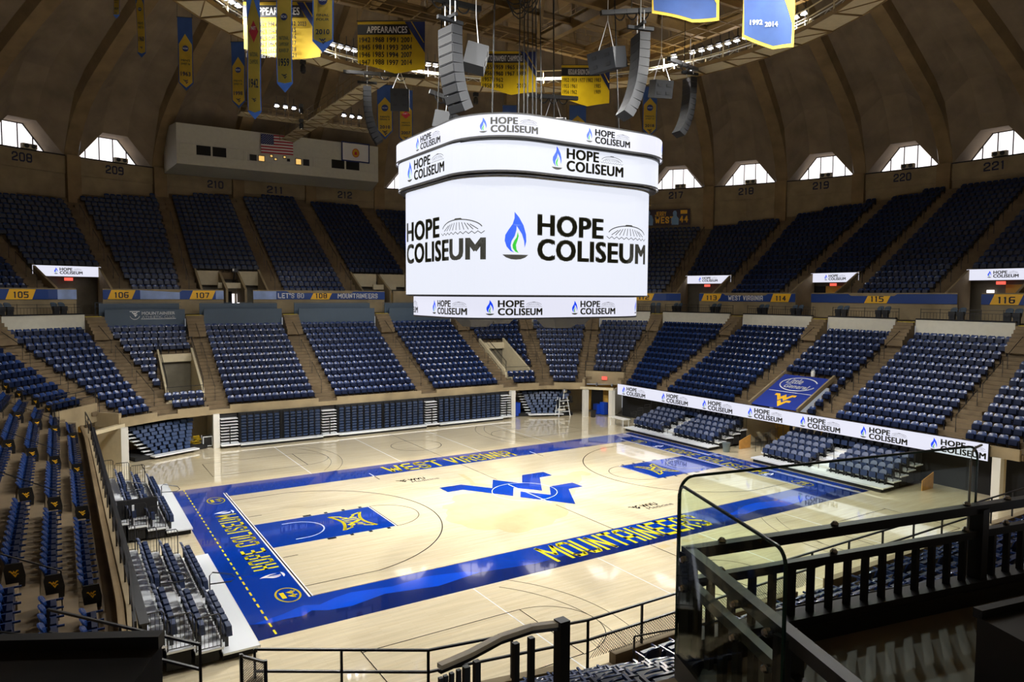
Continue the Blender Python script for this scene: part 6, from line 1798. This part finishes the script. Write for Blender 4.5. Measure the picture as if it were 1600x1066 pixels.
UPN = ['', 'at the far left edge', 'left of the leftmost small screen', 'right of the leftmost small screen', 'left of the tripod camera', 'right of the glass doors', 'below the right end of the press box', 'just left of the scoreboard', 'hidden by the scoreboard, first', 'hidden by the scoreboard, second', 'just right of the scoreboard', 'right of the first right screen', 'second right of the first right screen', 'right of the middle right screen', 'left of the rightmost screen', 'at the right edge']
for i in range(NL):
    if i in (12, 13, 14, 15, 16): continue
    where = NNAME[i] if i < len(NNAME) else 'beside the ' + SHORT.get(i, 'left end blocks')
    for q, (f0, f1) in enumerate(((1.6, 4.0), (4.6, 7.0), (7.6, 10.1))):
        if not inframe(at(LOWER[i], f0) + Vector((0, 0, zl(f0)))) : continue
        aisle_rail(LOWER[i], f0, f1, zl, '%s thin handrail, lower aisle %s' % (('lowest', 'middle', 'topmost')[q], where))
for i in range(1, NU):
    for q, (f0, f1) in enumerate(((14.0, 17.0), (18.0, 21.0), (22.0, 25.0))):
        if not inframe(at(UPPER[i], f0) + Vector((0, 0, zu(f0)))) : continue
        aisle_rail(UPPER[i], f0, f1, zu, '%s thin handrail, upper aisle %s' % (('lowest', 'middle', 'topmost')[q], UPN[i]), .035)
# rail along the left parapet and around the near side
def front_rail(idx, label, d=.12, z0=3.0, h=.95, mats='black', mesh=False, ext=(0, 0)):
    t = thing('parapet_rail', label, 'railing', tuple(at(LOWER[idx], d) + Vector((0, 0, z0))))
    A, B = LOWER[idx], LOWER[(idx + 1) % NL]; a, b, u = chord(A, B, d); L = (b - a).length
    mb = MB(); n = max(2, int(L / 1.5) + 1)
    for k in range(n): c = a + u * (L * k / (n - 1)); mb.bar((c.x, c.y, z0 - .3), (c.x, c.y, z0 + h), .045)
    for z in (h, .5): mb.bar((a.x, a.y, z0 + z), (b.x, b.y, z0 + z), .045)
    mb.build('rail', mats, t)
    if mesh:
        mb = MB(); s = .075; x = 0
        while x < L - .4:
            for sg in (1, -1):
                p = a + u * x; q = a + u * (x + .42)
                z0_, z1_ = (z0 + .06, z0 + .48) if sg > 0 else (z0 + .48, z0 + .06); mb.bar((p.x, p.y, z0_), (q.x, q.y, z1_), .008)
            x += s
        mb.build('mesh_infill', 'black', t)
FRL = {21: 'the left end nearest the near corner', 22: 'the middle of the left end', 23: 'the far middle of the left end', 24: 'the far part of the left end', 18: 'the near left corner left of the near side', 20: 'the near left corner', 17: 'the near left corner turn', 16: 'the near side left part', 15: 'the near side middle', 14: 'the near side right part', 13: 'the near right corner'}
for i, l in FRL.items(): front_rail(i, 'black parapet rail along %s' % l, mesh=(i == 16))
front_rail(19, 'black rail above the near left doorway', 1.85, 3.95, .95)
front_rail(25, 'black rail above the far left doorway', 1.85, 3.95, .9)
front_rail(5, 'black rail above the far right doorway', 1.85, 3.95, .9)
mb = MB()
for i in (20, 21, 22, 23, 24):
    a, b, u = chord(LOWER[i], LOWER[(i + 1) % NL], .36); mb.bar((a.x, a.y, 3.06), (b.x, b.y, 3.06), .16, .2)
tag(mb.build('kerb_pipe', 'rib'), 'dark brown round kerb along the foot of the left end rail', 'kerb')

# concourse railing and seat pairs on the right
LBN = {4: 'corner block left of the far doorway', 5: 'block over the far right doorway', 6: 'block right of the far right doorway', 7: 'block left of the tarp', 8: 'tarp block', 9: 'block right of the tarp', 10: 'last block at the right edge', 26: 'second block left of the closed bleachers', 25: 'block over the far left doorway', 0: 'left far side block', 1: 'middle far side block', 2: 'right far side block', 3: 'far right stairwell block', 27: 'far left stairwell block'}
def pair(i, s, label):
    A, B = LOWER[i], LOWER[(i + 1) % NL]; a, b, u = chord(A, B, 11.3); p = a + u * s
    nrm = Vector((u.y, -u.x, 0)); nrm = nrm if nrm.dot(Vector((A[2], A[3], 0))) > 0 else -nrm; rz = math.atan2(-nrm.x, nrm.y)
    t = thing('concourse_chair', label, 'seat', (p.x, p.y, CONC + .2), rz, group='paired seats on the concourse')
    for s_ in (-.28, .28):
        mb = MB(); curved_panel(mb, back_outline(.48, .62, .2, 5), .35, .2, .1, .04, .05, 4); mb.v = [(x + s_, y, z) for x, y, z in mb.v]; mb.build('backrest', 'greywall', t, smooth=True, local=True)
        mb = MB(); mb.box(s_ - .22, s_ + .22, -.15, .08, .28, .62); mb.box(s_ - .2, s_ + .2, -.1, .1, -.2, .3); mb.build('seat_pan', 'speaker', t, local=True)
for i, ss in ((5, (2.2, 6.5)), (6, (2.0, 6.6)), (7, (2.0, 5.5)), (8, (1.2, 4.6)), (9, (3.0, 6.5)), (10, (3.0,)), (26, (1.8, 5.6)), (25, (3.0,))):
    for q, s in enumerate(ss): pair(i, s, 'dark seat pair on the concourse, %s above the %s' % ('first' if q == 0 else 'second', LBN.get(i, 'x')))
for i in (4, 5, 6, 7, 8, 9, 10, 26, 25, 0, 1, 2, 3, 27):
    A, B = LOWER[i], LOWER[(i + 1) % NL]; a, b, u = chord(A, B, 10.75 if i in (4, 5, 6, 7, 8, 9, 10, 25, 26) else 11.9); L = (b - a).length; a, b = a + u * .8, b - u * .8; L -= 1.6
    t = thing('concourse_rail', 'thin rail on the concourse edge above the %s' % LBN[i], 'railing', tuple(a + Vector((0, 0, CONC))))
    mb = MB()
    for z in (.15, .72, .95) if i not in (0, 1, 2, 3, 27) else (.75, 1.05): mb.bar((a.x, a.y, CONC + z), (b.x, b.y, CONC + z), .03)
    n = int(L / (.22 if i not in (0, 1, 2, 3, 27) else 1.4))
    for k in range(n + 1): c = a + u * (L * k / n); mb.bar((c.x, c.y, CONC + .1), (c.x, c.y, CONC + (.72 if k % 6 else 1.0) + (.05 if i in (0, 1, 2, 3, 27) else 0)), .016 if k % 6 else .03)
    mb.build('rail', 'black' if i not in (0, 1, 2, 3, 27) else 'greywall', t)
# club sign on the grey wall of block 106
A, B = LOWER[27], LOWER[0]; a, b, u = chord(A, B, 10.24); L = (b - a).length
fn = plane_fn((a.x, a.y, 8.95), u, (0, 0, 1))
fn = plane_fn((a + u * 0 + Vector((0, 0, 8.95))), u, (0, 0, 1))
sd = 1 if u.cross(Vector((0, 0, 1))).dot(-Vector((A[2], A[3], 0))) > 0 else -1
ar = Art(); fit(text2d('MOUNTAINEER', .04), 3.35, .35, 2.5, .24, ar); fit(text2d('ATHLETIC CLUB', .01), 3.35, .08, 2.5, .18, ar); ar.line([(3.3, .02), (5.9, .02)], .03); ar.sub(WV, 2.85, .38, .055); ar.arc(2.85, .36, .36, 200, 340, .04); ar.line([(2.5, .62), (3.2, .62)], .05)
mb = MB(); ar.put(mb, lambda p, q, d: fn(p, q, d * sd), .03); tag(mb.build('club_sign', 'courtwhite'), 'white MOUNTAINEER ATHLETIC CLUB lettering on the grey wall above block 106', 'sign')
# equipment and people-free camera positions by the concrete boxes of 210
t = thing('tripod_camera', 'black tripod camera standing in the left concrete box below 210', 'camera', (-7.6, 37.1, 11.9))
mb = MB()
for k in range(3): mb.bar((-7.9, 37.0, 13.0), (-7.9 + .3 * cos(k * 2.1), 37.0 + .3 * sin(k * 2.1), 12.0), .04)
mb.build('tripod', 'black', t); mb = MB(); mb.box(-8.15, -7.65, 36.7, 37.2, 13.0, 13.35); mb.build('body', 'black', t)
mb = MB(); mb.box(-8.15, -8.0, 36.66, 36.7, 13.1, 13.3); mb.build('viewfinder', 'white', t)
# ================================================================= foreground: black rail, glass panels, cabinet
C0, E0, K0 = Vector((-18.985, -30.318, 0)), Vector((-16.264, -30.834, 0)), Vector((-19.70, -32.10, 0))
uE, uK = (E0 - C0).normalized(), (K0 - C0).normalized()
t = thing('foreground_railing', 'heavy black steel corner railing with short balusters in the right foreground', 'railing', (-18.985, -30.318, 9.1))
Z = lambda p, z: (p.x, p.y, z)
far = C0 + uE * 5.0; back = C0 + uK * 1.9
mb = MB(); mb.bar(Z(C0 - uE * .03, 9.62), Z(far, 9.62), .06, .06); mb.bar(Z(C0, 9.62), Z(back, 9.62), .06, .06); mb.build('top_rail', 'black', t)
mb = MB(); mb.bar(Z(C0, 9.45), Z(far, 9.45), .05, .05); mb.bar(Z(C0, 9.45), Z(back, 9.45), .05, .05); mb.build('middle_rail', 'black', t)
for p, w in ((C0, .07), (C0 + uE * 2.33, .085), (C0 + uE * 4.6, .085), (C0 + uK * .98, .09)):
    mb = MB(); mb.bar(Z(p, 8.95), Z(p, 9.62), w); mb.build('post', 'black', t)
k = .15
while k < 4.9:
    if abs(k - 2.33) > .07: mb = MB(); p = C0 + uE * k; mb.bar(Z(p, 9.14), Z(p, 9.44), .035); mb.build('baluster', 'black', t)
    k += .145
k = .12
while k < 1.85:
    if abs(k - .98) > .07: mb = MB(); p = C0 + uK * k; mb.bar(Z(p, 9.1), Z(p, 9.44), .035); mb.build('baluster', 'black', t)
    k += .145
mb = MB(); mb.bar(Z(C0, 9.12), Z(far, 9.12), .13, .05); mb.build('bottom_ledge', 'speaker', t)
for p in (C0 + uE * .22, C0 + uE * 1.05, C0 + uE * 2.2, C0 + uE * 2.6):
    for z in (9.66, 9.49): mb = MB(); mb.lathe((p.x, p.y, z), [(.02, -.02), (.024, 0), (.012, .016)], 8); mb.build('bolt', 'brass', t, smooth=True)
nK = Vector((uK.y, -uK.x, 0))
for s in (.05, .62, .90):
    for z in (9.60, 9.44):
        p = C0 + uK * s; q = Vector(Z(p, z)); nn_ = nK if nK.dot(Vector((-21.885, -33.052, 0)) - p) > 0 else -nK
        mb = MB(); mb.tube([q + nn_ * .02, q + nn_ * .06, q + nn_ * .075], [.018, .022, .012], 8); mb.build('bolt', 'brass', t, smooth=True)
def glass_panel(o, u, s0, s1, z0, z1, r, off, label, round_left=True):
    n = Vector((u.y, -u.x, 0)); fn = lambda a, b, d=0: (o.x + u.x * a + n.x * (off + d), o.y + u.y * a + n.y * (off + d), b)
    t = thing('glass_panel', label, 'glass', fn(s0, z0))
    out = [(s0, z0), (s1, z0)] + [(s1 - r + a, z1 - r + b) for a, b in arcpts(r, 0, 90, 6)] + [(s0 + r + a, z1 - r + b) for a, b in arcpts(r, 90, 180, 6)]
    mb = MB(); mb.prism(out, fn, 0, .012); mb.build('pane', 'glass', t)
    mb = MB(); m = len(out)
    for i in range(1, m):
        a, b = out[i], out[(i + 1) % m]; mb.bar(fn(*a, .006), fn(*b, .006), .010, .014)
    mb.build('polished_edge', 'glassedge', t)
glass_panel(C0, uE, -.03, 2.36, 9.2, 10.03, .09, -.06, 'tall glass panel standing behind the black railing, seen nearly frontal')
glass_panel(C0, uK, -.02, 1.03, 8.95, 10.0, .07, .05, 'short glass panel on the side rail running towards the viewer')
# deck wall below the rail
t = thing('deck_curb', 'black curb wall with grey top under the foreground railing', 'wall', (-18.9, -30.5, 8))
mb = MB(); mb.bar(Z(C0, 8.3), Z(far, 8.3), .16, 1.6); mb.bar(Z(C0, 8.3), Z(back, 8.3), .14, 1.5); mb.build('curb', 'black', t)
mb = MB(); p = C0 - uE * .28 + uK * .12; mb.hexa([Z(p - uE * .14, 7.8), Z(p + uE * .14, 7.8), Z(p + uE * .14 + uK * 1.2, 7.8), Z(p - uE * .14 + uK * 1.2, 7.8)], [Z(p - uE * .14, 9.0), Z(p + uE * .14, 9.0), Z(p + uE * .14 + uK * 1.2, 9.1), Z(p - uE * .14 + uK * 1.2, 9.1)]); mb.build('concrete_end', 'concrete', t)
mb = MB(); q0, q1, q2, q3 = C0 + uE * .08 + uK * .08, far, far + uK * 2.6, C0 + uE * .08 + uK * 2.6
mb.hexa([Z(q0, 8.8), Z(q1, 8.8), Z(q2, 8.8), Z(q3, 8.8)], [Z(q0, 9.0), Z(q1, 9.0), Z(q2, 9.0), Z(q3, 9.0)]); struct('deck_floor', mb, 'tile')
# second black rail and cabinet at the lower right
t = thing('dark_cabinet', 'tall black box in the lower right foreground', 'cabinet', (-18.9, -32.5, 8))
p = Vector((-19.45, -31.98, 0)); q = p + uE * .9
mb = MB(); mb.hexa([Z(p, 9.2), Z(q, 9.2), Z(q + uK * .5, 9.2), Z(p + uK * .5, 9.2)], [Z(p, 10.02), Z(q, 10.02), Z(q + uK * .5, 10.02), Z(p + uK * .5, 10.02)]); mb.build('body', 'black', t)
mb = MB(); mb.bar(Z(p, 10.03), Z(q, 10.03), .03, .03); mb.build('edge_strip', 'speaker', t)
# curved rail with pale top left of the centre
pts = [(-20.80, -30.78), (-20.72, -30.725), (-20.58, -30.70), (-20.41, -30.65), (-20.25, -30.64), (-20.12, -30.68)]
t = thing('curved_handrail', 'short curved rail with pale top painted as lit and black balusters at the bottom middle', 'railing', (-20.4, -30.66, 9.1))
mb = MB()
for a, b in zip(pts[1:-1], pts[2:]): mb.bar((*a, 9.645), (*b, 9.645), .03, .018)
mb.build('pale_top', 'wood', t)
mb = MB()
for a, b in zip(pts[1:-1], pts[2:]): mb.bar((*a, 9.625), (*b, 9.625), .02, .012)
mb.bar((*pts[-1], 9.0), (*pts[-1], 9.66), .05); mb.build('under_bar', 'black', t)
for a in (.02, .10, .2, .32, .45, .62, 1.25, 1.5):
    i = min(int(a * 2), 3); f = a * 2 - i; A_ = Vector(pts[i + 1]).lerp(Vector(pts[i + 2]), min(f, 1)); mb = MB(); mb.bar((A_.x, A_.y, 9.0), (A_.x, A_.y, 9.6), .016 + .008 * (a > .4)); mb.build('baluster', 'black', t)
# black padded box bottom left
t = thing('black_case', 'dark padded box filling the lower left corner of the foreground', 'case', (-22.2, -31.5, 9.2))
p, q = Vector((-21.72, -31.42, 0)), Vector((-23.0, -30.72, 0)); n = Vector((-.48, -.88, 0))
mb = MB(); mb.hexa([Z(q, 9.2), Z(p, 9.2), Z(p + n * .5, 9.2), Z(q + n * .5, 9.2)][::-1], [Z(q, 10.29), Z(p, 10.29), Z(p + n * .5, 10.25), Z(q + n * .5, 10.25)][::-1]); mb.build('body', 'blacksoft', t)
mb = MB(); mb.bar(Z(q, 10.3), Z(p, 10.3), .03, .03); mb.build('top_edge', 'speaker', t)
# small mesh gate in the near left rail
t = thing('mesh_gate', 'small square mesh gate panel in the rail at the bottom left', 'gate', (-18.9, -19.05, 3))
A_, B_ = Vector((-19.06, -18.82, 0)), Vector((-18.72, -19.32, 0)); uu = (B_ - A_).normalized()
mb = MB()
for p in (A_, B_): mb.bar(Z(p, 2.9), Z(p, 4.02), .06)
for z in (3.35, 3.98): mb.bar(Z(A_, z), Z(B_, z), .045)
mb.build('frame', 'black', t); mb = MB()
for k in range(-12, 12):
    for sg in (1, -1):
        P_ = []
        for s in (0, 1):   # clip each wire to the panel
            x = k * .05; x0_, x1_ = x, x + .6
            lo, hi = max(0, x0_), min(.6, x1_)
        if hi > lo:
            za, zb = 3.37 + (lo - x) , 3.37 + (hi - x)
            if sg < 0: za, zb = 7.34 - za, 7.34 - zb
            mb.bar(Z(A_ + uu * lo, za), Z(A_ + uu * hi, zb), .007)
mb.build('mesh', 'black', t)
# slim glass-panel pole at the right with a hooked top
t = thing('hooked_pole', 'thin pale pole with hooked top clamped to the foreground rail', 'pole', tuple(Z(C0 + uE * 2.28, 9.0)))
p = C0 + uE * 2.29; nn_ = Vector((uE.y, -uE.x, 0)) * -.05; p = p + nn_
mb = MB(); mb.tube([Z(p, 9.0), Z(p, 9.93), Z(p + uE * .01, 9.99), Z(p + uE * .04, 10.02), Z(p + uE * .10, 10.035)], .008, 6); mb.build('pole', 'alu', t, smooth=True)

print('objects', len(bpy.data.objects), 'seats', len(rest), len(near))
